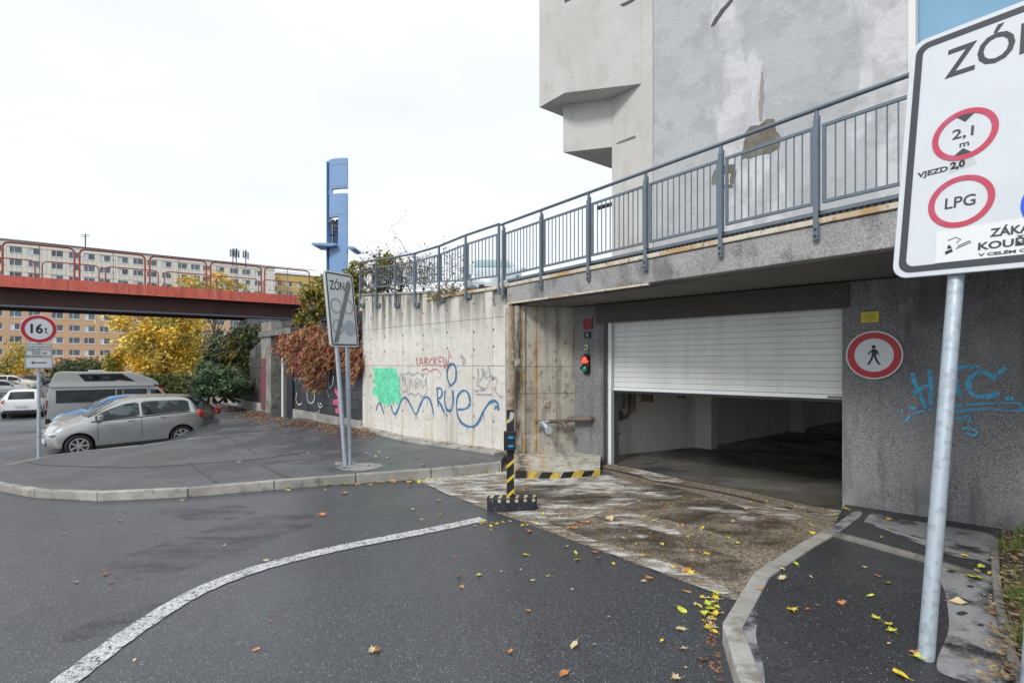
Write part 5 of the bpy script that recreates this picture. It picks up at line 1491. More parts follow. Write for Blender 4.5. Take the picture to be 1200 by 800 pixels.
# ================================================================== FAR APARTMENT BLOCKS
def far_block(name, label, P, u0, u1, zlo, ztop, cols, rows, ww, wh, m_wall, m_top, ysplit, depth=12):
    t = thing(name, label, 'apartment block', matrix=P.mat)
    edges = sorted(cols)
    bm_lo, bm_hi = MB(), MB()
    zs = sorted(rows)
    def addbox(x0, x1, y0, y1, z0, z1):
        if z1 <= z0 or x1 <= x0: return
        if z0 >= ysplit: bm_hi.box(x0, x1, y0, y1, z0, z1)
        elif z1 <= ysplit: bm_lo.box(x0, x1, y0, y1, z0, z1)
        else:
            bm_lo.box(x0, x1, y0, y1, z0, ysplit); bm_hi.box(x0, x1, y0, y1, ysplit, z1)
    prev = zlo
    for z in zs:
        addbox(u0, u1, 0, .3, prev, z - wh / 2)
        px_ = u0
        for c in edges:
            addbox(px_, c - ww / 2, 0, .3, z - wh / 2, z + wh / 2); px_ = c + ww / 2
        addbox(px_, u1, 0, .3, z - wh / 2, z + wh / 2)
        prev = z + wh / 2
    addbox(u0, u1, 0, .3, prev, ztop)
    bm_lo.build('wall', m_wall, t, fixn=False)
    if bm_hi.v: bm_hi.build('wall', m_top, t, fixn=False)
    MB().box(u0, u1, .31, depth, zlo, ztop - .05).build('wall_core', m_wall, t)
    MB().box(u0 - .2, u1 + .2, -.15, depth, ztop, ztop + .35).build('roof', M_ROOF, t)
    a = ww / 2 - .01; b = wh / 2 - .01
    fm = MB()
    fm.box(-a, a, .1, .16, -b, -b + .13); fm.box(-a, a, .1, .16, b - .1, b); fm.box(-a, -a + .1, .1, .16, -b + .13, b - .1); fm.box(a - .1, a, .1, .16, -b + .13, b - .1)
    fm.box(-a * .28, -a * .28 + .1, .1, .16, -b + .13, b - .1); fm.box(-a - .02, a + .02, -.06, .12, -b - .06, -b - .01)
    fme = fm.mesh('window', M_WFRAME)
    pme = MB().box(-a + .05, a - .05, .2, .22, -b + .05, b - .05).mesh('pane', M_PANE)
    cme = MB().box(-a + .1, -a * .28, .18, .195, -b + .1, b - .1).mesh('curtain', M_WFRAME)
    for z in zs:
        for c in edges:
            o = link('window', fme, None, t, (c, 0, z)); link('pane', pme, None, o)
            if rnd.random() < .35: link('curtain', cme, None, o)
    return t
F1 = wall_plane(-80, 156800 / 1480, 323, 156800 / 1077, 0.0)
colpx = [-62, -44, -26, -6, 17, 39, 66, 86, 103.6, 122, 143, 161, 177, 194.5, 213, 228, 242, 257, 273.5, 288, 302]
fb = far_block('apartment_block', 'long cream and peach apartment block behind the bridge', F1, 0, F1.u(322), -2, 27.9, [F1.u(p) + .2 for p in colpx], [26.1 - 2.72 * k for k in range(9)], 2.05, 1.45, M_PEACH, M_CREAMF, 16.0)
MB().box(F1.u(60), F1.u(130), -2.2, -.02, 1.55, 1.95).build('entrance_canopy', M_PEACH, fb)
for k in range(6):
    u = F1.u(75 + k * 14)
    MB().box(u, u + 1.6, -.4, -.05, -1.2, 1.5).build('entrance_panel', M_WHITE2 if k % 2 else M_YELF, fb)
F2 = wall_plane(323, 150, 385, 158, 0.0)
far_block('apartment_block', 'ochre apartment block at the right end behind the bridge railing', F2, 0.3, F2.u(386), -2, 27.2, [F2.u(p) for p in (326, 339, 352, 366)], [24.6 - 2.75 * k for k in range(5)], 1.9, 1.5, M_CREAMF, M_YELF, 14)
MB().box(-1.5, 1.5, -.3, 3, -2, 27.3)
def mast(px, ytop, ybase, Y, kind, label):
    b_ = W(px, ybase, Y); t = thing('antenna_mast', label, 'antenna', tuple(b_))
    h = (ybase - ytop) * Y / F
    MB().cyl((0, 0, -.6), (0, 0, h), .12, 6).build('pole', M_DARKMETAL, t)
    m_ = MB()
    if kind == 0:
        for z in (.8, .9): m_.box(-1, 1, -.05, .05, h * z, h * z + .1)
    else:
        for k in range(4):
            a_ = k * 1.6; m_.box(math.cos(a_) * .6 - .18, math.cos(a_) * .6 + .18, -.1, .1, h * .35 + .2 * k, h * .35 + 1.9 + .2 * k)
    m_.build('antenna', M_RAIL, t)
mast(100, 274, 291, 121, 0, 'thin aerial on the roof left of centre of the long apartment block')
mast(273, 292, 308, 139, 1, 'left cluster of phone antennas on the apartment roof')
mast(277, 291, 308, 140, 1, 'middle cluster of phone antennas on the apartment roof')
mast(288, 293, 310, 141, 1, 'right phone antenna mast on the apartment roof')

# ================================================================== FOLIAGE
def leafcloud(name, centers, size, m, parent, seed=1, aspect=.55, droop=None, n=None, loc=(0, 0, 0), jit=.35):
    """centers: Nx3 array; small rhombic leaves"""
    rs = np.random.RandomState(seed)
    C = np.asarray(centers, float) - np.array(loc)
    N = len(C)
    if droop is None:
        d = rs.normal(size=(N, 3))
    else:
        d = np.array(droop)[None, :] + rs.normal(size=(N, 3)) * jit
    d /= np.linalg.norm(d, axis=1)[:, None]
    r = rs.normal(size=(N, 3)); s = np.cross(d, r); s /= np.linalg.norm(s, axis=1)[:, None]
    sz = size * rs.uniform(.4, 1.7, size=(N, 1))
    v = np.stack([C - d * sz, C + s * sz * aspect, C + d * sz, C - s * sz * aspect], 1).reshape(-1, 3)
    me = bpy.data.meshes.new(name)
    me.vertices.add(4 * N); me.loops.add(4 * N); me.polygons.add(N)
    me.vertices.foreach_set('co', v.ravel())
    me.loops.foreach_set('vertex_index', np.arange(4 * N, dtype=np.int32))
    me.polygons.foreach_set('loop_start', np.arange(0, 4 * N, 4, dtype=np.int32))
    me.polygons.foreach_set('loop_total', np.full(N, 4, dtype=np.int32))
    me.update(calc_edges=True)
    me.materials.append(m)
    return link(name, me, None, parent)

def tree(name, label, base, height, crown_c, crown_r, mats, leaf, n, seed, trunk_r=.18, clumps=46, group=None, spread=.17):
    rs = np.random.RandomState(seed)
    t = thing(name, label, 'tree', tuple(base), group=group)
    cc = np.array(crown_c) - np.array(base)
    cr = np.array(crown_r)
    cl_ = []
    while len(cl_) < clumps:
        p = rs.uniform(-1, 1, 3)
        q = np.linalg.norm(p)
        if .35 < q < 1: cl_.append(cc + p * cr)
    tr = MB()
    top = cc + np.array([0, 0, cr[2] * .3])
    tr.tube([(0, 0, -.2), (.05, 0, top[2] * .3), (top[0] * .5, top[1] * .5, top[2] * .65), tuple(top)], [trunk_r, trunk_r * .8, trunk_r * .5, trunk_r * .15], 8)
    for k in range(min(16, clumps)):
        p = cl_[k]; z0 = rs.uniform(.35, .8) * top[2]
        s_ = np.array([top[0] * z0 / top[2] * .6, top[1] * z0 / top[2] * .6, z0])
        mid = (s_ + p) / 2 + rs.normal(size=3) * .1
        tr.tube([tuple(s_), tuple(mid), tuple(p)], [trunk_r * .35, trunk_r * .2, trunk_r * .06], 5)
    tr.build('trunk', M_BARK, t, smooth=True)
    for j, m_ in enumerate(mats):
        P_ = []
        for k in range(clumps):
            if k % len(mats) != j: continue
            s_ = rs.uniform(.7, 1.35)
            P_.append(cl_[k] + rs.normal(size=(int(n / clumps * s_), 3)) * cr * spread * s_)
        leafcloud('crown', np.concatenate(P_), leaf, m_, t, seed + j)
    return t
def tr_px(name, label, px, Yd, pyt, pyb, wpx, mats, leaf, n, seed, gy=None, **k):
    base = np.array([(px - CX) / F * Yd, Yd, H((px - CX) / F * Yd, Yd) - .05 if gy is None else gy])
    z1 = CZ - (pyt - HY) / F * Yd; z0 = CZ - (pyb - HY) / F * Yd
    return tree(name, label, base, 0, (base[0], base[1], (z0 + z1) / 2), (wpx / F * Yd / 2, wpx / F * Yd / 2, (z1 - z0) / 2), mats, leaf, n, seed, **k)
tr_px('maple_tree', 'large golden yellow tree seen under the bridge', 192, 48, 352, 444, 98, [M_LY, M_LYP, M_LG, M_LY], .13, 15000, 3, trunk_r=.24, clumps=60, spread=.13)
tr_px('green_tree', 'olive green tree behind the parked cars at far left', 8, 78, 402, 444, 62, [M_LG, M_LG, M_LY], .12, 6000, 5, clumps=40)
tr_px('maple_tree', 'small yellow green tree left of the golden tree', 136, 52, 408, 442, 26, [M_LG, M_LY], .12, 3000, 6, clumps=26)
tr_px('green_tree', 'dark tree between the camper van and the long apartment block', 95, 62, 420, 446, 60, [M_LD, M_HEDGE], .13, 3000, 8, clumps=26)
tr_px('green_tree', 'dark green tree behind the golden tree under the bridge', 248, 56, 392, 446, 50, [M_HEDGE, M_LD], .13, 3500, 12, clumps=26)
tr_px('maple_tree', 'yellow shrub tree in the far right end of the bridge', 250, 70, 318, 352, 60, [M_LY, M_LG], .16, 2500, 10, clumps=24)
# hedge by the far car park
hg = thing('hedge', 'clipped green brown hedge behind the red pickup', 'hedge', tuple(W(194, 457, 44)))
Hc = W(194, 455, 44)
rs = np.random.RandomState(4)
leafcloud('foliage', rs.uniform(-1, 1, (3500, 3)) * np.array([1.9, .7, .9]) + np.array([0, 0, .4]), .1, M_HEDGE, hg, 3)
hut = thing('brick_hut', 'small red brick hut with grey roof behind the hedge', 'hut', tuple(W(187, 450, 60)))
MB().box(-1.7, 1.5, 0, 3, -1, 2.0).build('wall', M_BRICKR, hut); MB().box(-1.9, 1.7, -.2, 3.2, 2.0, 2.2).build('roof', M_ROOF, hut)

# dark conifer / juniper mass left of the stairs
rs = np.random.RandomState(21)
def blob(cpx, cpy, Yd, rx, ry, rz, n, sq=.33):
    c = np.array(W(cpx, cpy, Yd)); p = rs.normal(size=(n, 3)); p /= np.linalg.norm(p, axis=1)[:, None]
    p *= rs.uniform(.25, 1, (n, 1)) ** .5
    return c + p * np.array([rx, ry, rz])
def shrub(name, label, cat, blobs, m_list, size, loc, droop=None, aspect=.3, jit=.5, stems=8, stem_to=None, clump=26, seed=3):
    t = thing(name, label, cat, loc)
    rs2 = np.random.RandomState(seed)
    for j, m_ in enumerate(m_list):
        P_ = []
        for b_ in blobs:
            c = blob(*b_)
            cs = c[:: max(1, len(c) // clump)]
            cs = cs[j::len(m_list)]
            for q in cs:
                k = max(4, int(len(c) / clump)); L_ = rs2.uniform(.2, .42) * (b_[3] + b_[5]) / 2
                if droop is not None:
                    tt_ = rs2.uniform(0, 1, (k, 1)); P_.append(q + np.array(droop) * tt_ * L_ * 1.9 + rs2.normal(size=(k, 3)) * L_ * .28)
                else:
                    P_.append(q + rs2.normal(size=(k, 3)) * L_ * .5)
        leafcloud('foliage', np.concatenate(P_), size, m_, t, seed + j, aspect, droop, loc=loc, jit=jit)
    stm = MB()
    for k in range(stems):
        b_ = blobs[k % len(blobs)]
        c = np.array(W(b_[0], b_[1], b_[2])) - np.array(loc)
        e = c + rs2.normal(size=3) * np.array([b_[3], b_[4], b_[5]]) * .4
        b0 = np.array([rs2.normal() * .2, rs2.normal() * .2, -.1])
        stm.tube([tuple(b0), tuple((b0 + e) / 2 + rs2.normal(size=3) * .1), tuple(e)], [.05, .03, .008], 5)
    if stm.v: stm.build('stem', M_BARK, t)
    return t
lc = W(290, 470, 20.5)
shrub('conifer_shrub', 'dark green arching conifer in front of the bridge pier', 'shrub',
      [(285, 402, 20, 1.2, .9, .7, 5600), (303, 394, 20.2, .9, .8, .55, 3600), (270, 424, 19.6, 1.0, .8, .6, 3600), (296, 425, 20.0, .8, .7, .8, 3600), (308, 408, 20.2, .5, .5, .8, 2400), (258, 440, 19.2, .8, .6, .5, 2400)], [M_LD, M_LD, M_LB], .075, tuple(W(290, 462, 20.3)), droop=(-.35, -.15, -.55), clump=90, aspect=.28, seed=5)
shrub('juniper_shrub', 'bright green juniper at the foot of the dark conifer', 'shrub',
      [(262, 446, 18.4, 1.0, .8, .45, 4200), (252, 456, 18.2, .7, .6, .3, 1800), (278, 454, 18.8, .6, .5, .4, 1800), (248, 434, 18.6, .5, .5, .3, 1000)], [M_LJ, M_LJ, M_LD], .06, tuple(W(268, 468, 18.8)), droop=(-.6, -.1, .15), clump=90, aspect=.28, seed=6)
def Yk(px): return 4684 / (px - 50)
rb = [(350, 404, 15.2, .65, .45, .4, 2300), (368, 396, 14.5, .7, .45, .4, 2600), (386, 402, 13.7, .6, .45, .5, 2400), (372, 420, 13.9, .5, .3, .4, 1500), (354, 424, 14.8, .4, .3, .35, 1100), (372, 440, 13.9, .3, .25, .35, 700), (338, 398, 15.7, .35, .35, .25, 700),
      (400, 395, 13.2, .45, .4, .45, 1600), (418, 398, 12.7, .26, .25, .8, 1500), (421, 420, 12.5, .17, .2, .4, 700), (408, 382, 12.9, .35, .35, .35, 1000)]
shrub('cotoneaster_shrub', 'russet red shrub hanging over the dark tiled wall', 'shrub', rb, [M_LR, M_LR, M_LRG, M_LR], .042, tuple(W(385, 372, 14.4)), droop=(-.5, -.25, -.95), clump=75, aspect=.3, jit=.35, seed=7, stems=14)
shrub('ivy_shrub', 'yellow green leafy shrub growing above the russet shrub', 'shrub',
      [(372, 355, 14.5, .42, .4, .55, 1300), (380, 345, 15, .4, .4, .5, 900), (363, 375, 14.8, .35, .3, .35, 700), (412, 350, 13.6, .35, .3, .7, 1300), (418, 322, 13.6, .25, .3, .35, 500)], [M_LB, M_LG, M_LB], .05, tuple(W(392, 380, 14.8)), clump=40, aspect=.6, seed=8)
shrub('climbing_plant', 'green creeper among the bars at the left end of the railing', 'plant',
      [(450, 318, 12.3, .22, .2, .5, 500), (458, 312, 12.2, .25, .2, .35, 400), (440, 330, 12.9, .2, .2, .4, 350)], [M_LG, M_LB], .035, tuple(W(450, 350, 12.5)), clump=24, aspect=.6, seed=9, stems=5)
shrub('dry_weeds', 'dry brown weeds hanging over the wall coping', 'weeds', [(535, 340, 9.9, .45, .15, .07, 500), (515, 347, 10.2, .3, .12, .06, 300)], [M_LB, M_STRAW], .03, tuple(W(530, 344, 9.95)), clump=30, aspect=.25, seed=10, stems=0)
# thin bare bush behind the railing
bt = thing('bare_bush', 'sparse leafless bush rising behind the left railing', 'bush', tuple(W(480, 345, 12.2)))
mb = MB(); lf = []
rs = np.random.RandomState(31)
def branch(p, d, L_, r, depth):
    pts = [p]; 
    for k in range(3):
        d = (d + Vector(rs.normal(size=3) * .22)).normalized(); p = p + d * L_ / 3; pts.append(p)
    mb.tube([tuple(q) for q in pts], [r, r * .8, r * .65, r * .5], 4, cap=False)
    for q in pts[1:]:
        if depth <= 1 and rs.rand() < .3:
            for z in range(2): lf.append(tuple(q + Vector(rs.normal(size=3) * .07)))
    if depth > 0:
        for k in range(3):
            i = rs.randint(1, 4); branch(pts[i], (d + Vector(rs.normal(size=3) * .65)).normalized(), L_ * .72, r * .6, depth - 1)
for k in range(12):
    branch(Vector((rs.uniform(-.9, .9), rs.uniform(-.2, .4), -.1)), Vector((rs.uniform(-.9, .9), rs.uniform(-.1, .3), 1)).normalized(), .6, .012, 4)
branch(Vector((.1, 0, .4)), Vector((-.25, 0, 1)), 1.0, .012, 2)
mb.build('branch', M_BARK, bt, fixn=False)
leafcloud('foliage', np.array(lf), .022, M_LB, bt, 3, .6)

# utility cabinet near the hedge
cb = G(211, 462, H)
cab = thing('utility_cabinet', 'grey metal cabinet standing left of the far white car', 'cabinet', (cb.x, cb.y, cb.z))
MB().box(-.35, .45, -.3, .3, 0, 1.7).build('housing', M_RAIL, cab, bevel=.02)
MB().box(-.03, .03, -.31, -.301, .1, 1.2).build('door_gap', M_BLACK, cab)

# ================================================================== CARS
PAINT = {}
def paint(n, c, metal=.5, rough=.3):
    if n not in PAINT: PAINT[n] = mat('car_paint_' + n, c, rough, metal, coat=.6, coord='obj', layers=[('n', 3, 5, .5, .75, tuple(x * .8 for x in c), .4)])
    return PAINT[n]
M_HEAD = mat('headlight_glass', (.55, .6, .62), .1, .3, coat=1)
M_TAIL = mat('tail_light', (.5, .015, .01), .15, coat=1)
M_PLAST = mat('black_bumper_plastic', (.025, .026, .028), .6)
M_RIM = mat('alloy_rim', (.6, .62, .63), .35, .7)
M_SEAM = mat('door_seam', (.02, .02, .02), .8)

HATCH = dict(L=3.62, W=1.65, wr=.30, ax=(.62, 3.02), cowl=.80, rf=1.62, rr=3.34, sw=(.98, 3.26), pil=2.02, st=[
    (0.0, .28, .52, .56, .52, .40), (.06, .22, .66, .71, .68, .55), (.25, .19, .78, .84, .78, .64), (.62, .18, .87, .93, .81, .66), (.82, .18, .91, .985, .82, .66), (1.2, .18, .93, 1.22, .825, .60),
    (1.62, .18, .94, 1.42, .825, .565), (2.1, .18, .96, 1.475, .825, .57), (2.8, .18, .985, 1.46, .82, .555), (3.2, .19, 1.0, 1.43, .81, .54), (3.40, .20, 1.0, 1.36, .80, .54), (3.52, .22, .98, 1.12, .785, .58), (3.59, .27, .92, .97, .75, .60), (3.62, .36, .80, .84, .70, .56)])
SUV = dict(L=4.4, W=1.85, wr=.34, ax=(.85, 3.5), cowl=1.15, rf=1.95, rr=3.75, sw=(1.35, 3.9), pil=2.45, st=[
    (0.0, .34, .60, .64, .60, .45), (.08, .26, .78, .84, .78, .62), (.4, .24, .92, .98, .88, .72), (1.1, .22, 1.0, 1.07, .92, .74), (1.5, .22, 1.02, 1.34, .925, .66), (1.95, .22, 1.03, 1.54, .925, .63),
    (2.6, .22, 1.05, 1.61, .925, .64), (3.5, .22, 1.08, 1.56, .92, .62), (3.8, .23, 1.09, 1.50, .91, .61), (4.15, .25, 1.07, 1.22, .88, .66), (4.32, .28, 1.0, 1.05, .85, .70), (4.4, .36, .84, .88, .80, .68)])
SEDAN = dict(L=4.5, W=1.78, wr=.32, ax=(.85, 3.5), cowl=1.2, rf=2.0, rr=3.1, sw=(1.4, 3.5), pil=2.4, st=[
    (0.0, .30, .52, .56, .60, .45), (.08, .22, .68, .73, .76, .6), (.4, .2, .80, .86, .85, .7), (1.15, .19, .90, .96, .88, .72), (1.6, .19, .92, 1.25, .885, .62), (2.0, .19, .93, 1.41, .885, .6),
    (2.6, .19, .94, 1.44, .885, .6), (3.1, .19, .95, 1.38, .88, .6), (3.7, .2, .96, 1.06, .87, .66), (4.3, .22, .93, .98, .83, .70), (4.5, .3, .80, .84, .76, .62)])
WAGON = dict(SUV)
def car(label, cat, loc, heading, spec, pm, name='parked_car', group='parked cars', tint=None, pitch=0.0, detail=True):
    t = thing(name, label, cat, loc, 0, group)
    t.rotation_euler = (0, pitch, heading)
    L_, W_ = spec['L'], spec['W']
    st_ = np.array(spec['st'])
    xs_ = np.linspace(0, L_, 46)
    prof = [np.interp(xs_, st_[:, 0], st_[:, k]) for k in range(1, 6)]
    for it in range(2):
        for a in prof: a[1:-1] = .25 * a[:-2] + .5 * a[1:-1] + .25 * a[2:]
    zb, ze, zt_, wb, wt = prof
    def ring(i):
        w_, b, tp, wt_, lo = wb[i], ze[i], zt_[i], wt[i], zb[i]
        h = tp - b
        return [(0, lo), (.8 * w_, lo), (.975 * w_, lo + .09), (w_, (lo + b) / 2), (.995 * w_, b - .14), (.965 * w_, b - .02), (.94 * w_, b), (wt_ + .02 * 0 + (.94 * w_ - wt_) * max(0, 1 - h / .25) * .5, b + h * .86), (wt_ * .84, b + h * .965), (wt_ * .45, b + h * .995), (0, tp)]
    n = len(xs_)
    rings = [ring(i) for i in range(n)]
    K = len(rings[0])
    mb = MB(); vs = []
    for i in range(n):
        r = rings[i]
        full = r + [(-y, z) for (y, z) in r[-2:0:-1]]
        vs += [(xs_[i], y, z) for (y, z) in full]
    FN = 2 * K - 2
    fs = []
    for i in range(n - 1):
        for k in range(FN):
            k2 = (k + 1) % FN
            fs.append((i * FN + k, i * FN + k2, (i + 1) * FN + k2, (i + 1) * FN + k))
    fs.append(tuple(range(FN))); fs.append(tuple((n - 1) * FN + k for k in range(FN - 1, -1, -1)))
    mb.add(vs, fs)
    bme = mb.mesh('body', pm, smooth=True)
    bmx = bmesh.new(); bmx.from_mesh(bme); bmesh.ops.triangulate(bmx, faces=[f_ for f_ in bmx.faces if len(f_.verts) > 3 and (len(f_.verts) > 4 or detail)])
    bmesh.ops.recalc_face_normals(bmx, faces=bmx.faces); bmx.to_mesh(bme); bmx.free()
    body = link('body', bme, None, t)
    wr = spec['wr']
    if detail:
        cut = MB()
        for ax in spec['ax']:
            for s_ in (-1, 1):
                cut = cut; cut.cyl((ax, s_ * (W_ / 2 - .26), wr), (ax, s_ * (W_ / 2 + .25), wr), wr + .05, 32)
        cme = cut.mesh('cutter')
        co_ = bpy.data.objects.new('cutter', cme); col.objects.link(co_); co_.parent = t
        body.data.materials.append(M_PLAST); cme.materials.append(M_PLAST)
        md = body.modifiers.new('b', 'BOOLEAN'); md.object = co_; md.operation = 'DIFFERENCE'; md.solver = 'EXACT'
        bpy.context.view_layer.update()
        me2 = bpy.data.meshes.new_from_object(body.evaluated_get(bpy.context.evaluated_depsgraph_get()))
        body.modifiers.clear(); body.data = me2; me2.name = 'body'
        me2.set_sharp_from_angle(angle=R(38))
        bpy.data.objects.remove(co_)
    # glass patches
    def gi(x): return float(np.interp(x, xs_, np.arange(n)))
    def R_(x, k):    # interpolated ring point
        i = gi(x); a = int(i); f = i - a; b = min(a + 1, n - 1)
        p, q = rings[a][k], rings[b][k]
        return (p[0] * (1 - f) + q[0] * f, p[1] * (1 - f) + q[1] * f)
    def sidewin(x0, x1, s_, name='side_window'):
        m_ = MB(); v = []
        N_ = 14
        for j in range(N_ + 1):
            x = x0 + (x1 - x0) * j / N_
            a = R_(x, 6); b = R_(x, 7)
            h = b[1] - a[1]
            lo = .06; hi = max(.93 - .0, lo + .02)
            edge = min((x - x0) / .05, (x1 - x) / .05, 1); lo2 = lo + .05 * (1 - edge); hi2 = hi - .08 * (1 - edge)
            for f in (lo2, hi2):
                y = a[0] + (b[0] - a[0]) * f; z = a[1] + h * f
                v.append((x, s_ * (y + .007), z + .002))
        m_.add(v, [(2 * j, 2 * j + 1, 2 * j + 3, 2 * j + 2) for j in range(N_)])
        m_.build(name, tint or M_GLASSD, t, smooth=True, fixn=False)
    s0, s1 = spec['sw']
    for s_ in (-1, 1):
        tr_ = MB(); v_ = []
        for j in range(13):
            x = s0 - .1 + (s1 - s0 + .12) * j / 12; a_ = R_(x, 6); a5 = R_(x, 5)
            v_ += [(x, s_ * (a_[0] + .006), a_[1] + .012), (x, s_ * (a5[0] - .004 + .008), a5[1] + .0)]
        tr_.add(v_, [(2 * j, 2 * j + 1, 2 * j + 3, 2 * j + 2) for j in range(12)])
        tr_.build('window_trim', M_PLAST, t, fixn=False)
    for s_ in (-1, 1):
        sidewin(s0, spec['pil'] - .03, s_); sidewin(spec['pil'] + .03, s1, s_)
    def topglass(x0, x1, name, k0=8, off=.008, sgn=-1):
        m_ = MB(); v = []
        N_ = 10
        for j in range(N_ + 1):
            x = x0 + (x1 - x0) * j / N_
            row = []
            for (k) in (8, 9, 10, 9, 8):
                p = R_(x, k); row.append(p)
            ys_ = [row[0][0], row[1][0], 0, -row[3][0], -row[4][0]]
            for y, p in zip(ys_, row): v.append((x + sgn * off, y * .98, p[1] + off))
        m_.add(v, [(5 * j + k, 5 * j + k + 1, 5 * j + k + 6, 5 * j + k + 5) for j in range(N_) for k in range(4)])
        m_.build(name, tint or M_GLASSD, t, smooth=True, fixn=False)
    topglass(spec['cowl'] + .06, spec['rf'] - .08, 'windscreen')
    topglass(spec['rr'] + .06, spec['L'] - .12 if spec is not SEDAN else spec['rr'] + .55, 'rear_window', sgn=1)
    # wheels
    wm = MB().lathe([(-.045, .05), (-.045, wr * .66), (-.09, wr * .70), (-.1, wr * .9), (-.06, wr), (.06, wr), (.1, wr * .9), (.09, wr * .72)], 'y', n=28).mesh('wheel', M_RUBBER, smooth=True)
    rm = MB(); rg_ = ring_mb(circ(0, 0, wr * .70, 28), circ(0, 0, wr * .61, 28), -.088, -.05); rm.add(rg_.v, rg_.f)
    rm.lathe([(-.092, wr * .16), (-.05, wr * .18)], 'y', n=12)
    for k in range(7):
        a_ = 2 * math.pi * k / 7; d = (math.cos(a_), math.sin(a_)); e = (-d[1] * .021, d[0] * .021)
        q = [(d[0] * .03 - e[0], d[1] * .03 - e[1]), (d[0] * wr * .66 - e[0], d[1] * wr * .66 - e[1]), (d[0] * wr * .66 + e[0], d[1] * wr * .66 + e[1]), (d[0] * .03 + e[0], d[1] * .03 + e[1])]
        rm.prism_xz(q, -.085, -.06)
    rme = rm.mesh('rim', M_RIM)
    bk = MB().lathe([(-.058, wr * .69), (-.05, wr * .69)], 'y', n=20).mesh('brake_disc', M_PLAST)
    for ax in spec['ax']:
        for s_ in (-1, 1):
            wh = link('wheel', wm, None, t, (ax, s_ * (W_ / 2 - .115), wr))
            wh.rotation_euler = (0, 0, 0 if s_ < 0 else math.pi)
            link('rim', rme, None, wh); link('brake_disc', bk, None, wh)
    # lights, bumpers, seams, mirrors, handles
    for s_ in (-1, 1):
        for (x, k, nm, m_, sx, sz) in ((.16, 5, 'headlight', M_HEAD, .17, .065), (L_ - .1, 5, 'tail_light', M_TAIL, .13, .16)):
            p = R_(x, 5)
            e = MB(); e.lathe([(-.07, .02), (-.05, .6), (0, .95), (.04, 1)], 'y', n=18)
            e.v = [(v[0] * sx + x, s_ * (p[0] - .035) - s_ * (v[1]) * .9, v[2] * sz + p[1] - (.06 if nm == 'headlight' else .02)) for v in e.v]
            e.build(nm, m_, t, smooth=True)
        p = R_(s0 + .12, 6)
        MB().box(s0 + .03, s0 + .15, s_ * (p[0] + .03) if s_ > 0 else s_ * (p[0] + .2), s_ * (p[0] + .2) if s_ > 0 else s_ * (p[0] + .03), p[1] + .02, p[1] + .16).build('mirror', pm, t, bevel=.03)
        for xd in (spec['sw'][0] + .04, spec['pil']):
            sm = MB()
            for k in range(6):
                def pt(f, x=xd):
                    i = [2, 3, 4, 5, 6]; g_ = f * 4; a = min(int(g_), 3); q = g_ - a; A = R_(x, i[a]); B = R_(x, i[a + 1]); return (A[0] + (B[0] - A[0]) * q, A[1] + (B[1] - A[1]) * q)
                A = pt(.1 + .9 * k / 6); B = pt(.1 + .9 * (k + 1) / 6)
                sm.add([(xd - .006, s_ * (A[0] + .003), A[1]), (xd + .006, s_ * (A[0] + .003), A[1]), (xd + .006, s_ * (B[0] + .003), B[1]), (xd - .006, s_ * (B[0] + .003), B[1])], [(0, 1, 2, 3)])
            sm.build('door_seam', M_SEAM, t, fixn=False)
        for xd in (spec['pil'] - .24, spec['ax'][1] - wr * .9 - .2):
            p = R_(xd, 5)
            y0_, y1_ = sorted((s_ * (p[0] - .01), s_ * (p[0] + .035)))
            MB().box(xd - .09, xd + .08, y0_, y1_, p[1] - .07, p[1] - .035).build('door_handle', pm, t, bevel=.008)
        p = R_(L_ / 2, 2)
        y0_, y1_ = sorted((s_ * (p[0] - .05), s_ * (p[0] + .012)))
        MB().box(spec['ax'][0] + wr + .08, spec['ax'][1] - wr - .08, y0_, y1_, p[1] - .09, p[1] + .0).build('sill', M_PLAST, t, bevel=.01)
    MB().box(-.015, .12, -.42, .42, .30, .42).build('grille', M_PLAST, t, bevel=.02)
    MB().box(L_ - .16, L_ + .025, -.68 * W_ / 1.65, .68 * W_ / 1.65, .28, .46).build('rear_bumper', M_PLAST, t, bevel=.03)
    MB().box(-.03, -.012, -.26, .26, .36, .47).build('number_plate', M_WHITE, t); MB().box(L_ + .022, L_ + .032, -.26, .26, .50 if spec is not SUV else .62, .61 if spec is not SUV else .73).build('number_plate', M_WHITE, t)
    if detail:   # dark underside
        MB().box(.3, L_ - .3, -.6, .6, .16, .3).build('underbody', M_PLAST, t)
    return t

M_TSIL = mat('light_car_glass', (.012, .018, .02), .03, spec=.45, layers=[('n', 2.2, 4, .5, .58, (.13, .17, .18), .7, (1, 1, 1.6))])
# silver hatchback: front left, rear right
P0 = W(57, 427, 13.7); hd = math.atan2(.727, .687)
d_ = Vector((math.cos(hd), math.sin(hd), 0)); nrm = Vector((-d_.y, d_.x, 0))
sil = paint('silver', (.44, .45, .45), .6, .25)
def z_at(px, py, Y): return CZ - (py - HY) / F * Y
base1 = Vector((P0.x, P0.y, -.77)) + nrm * .8
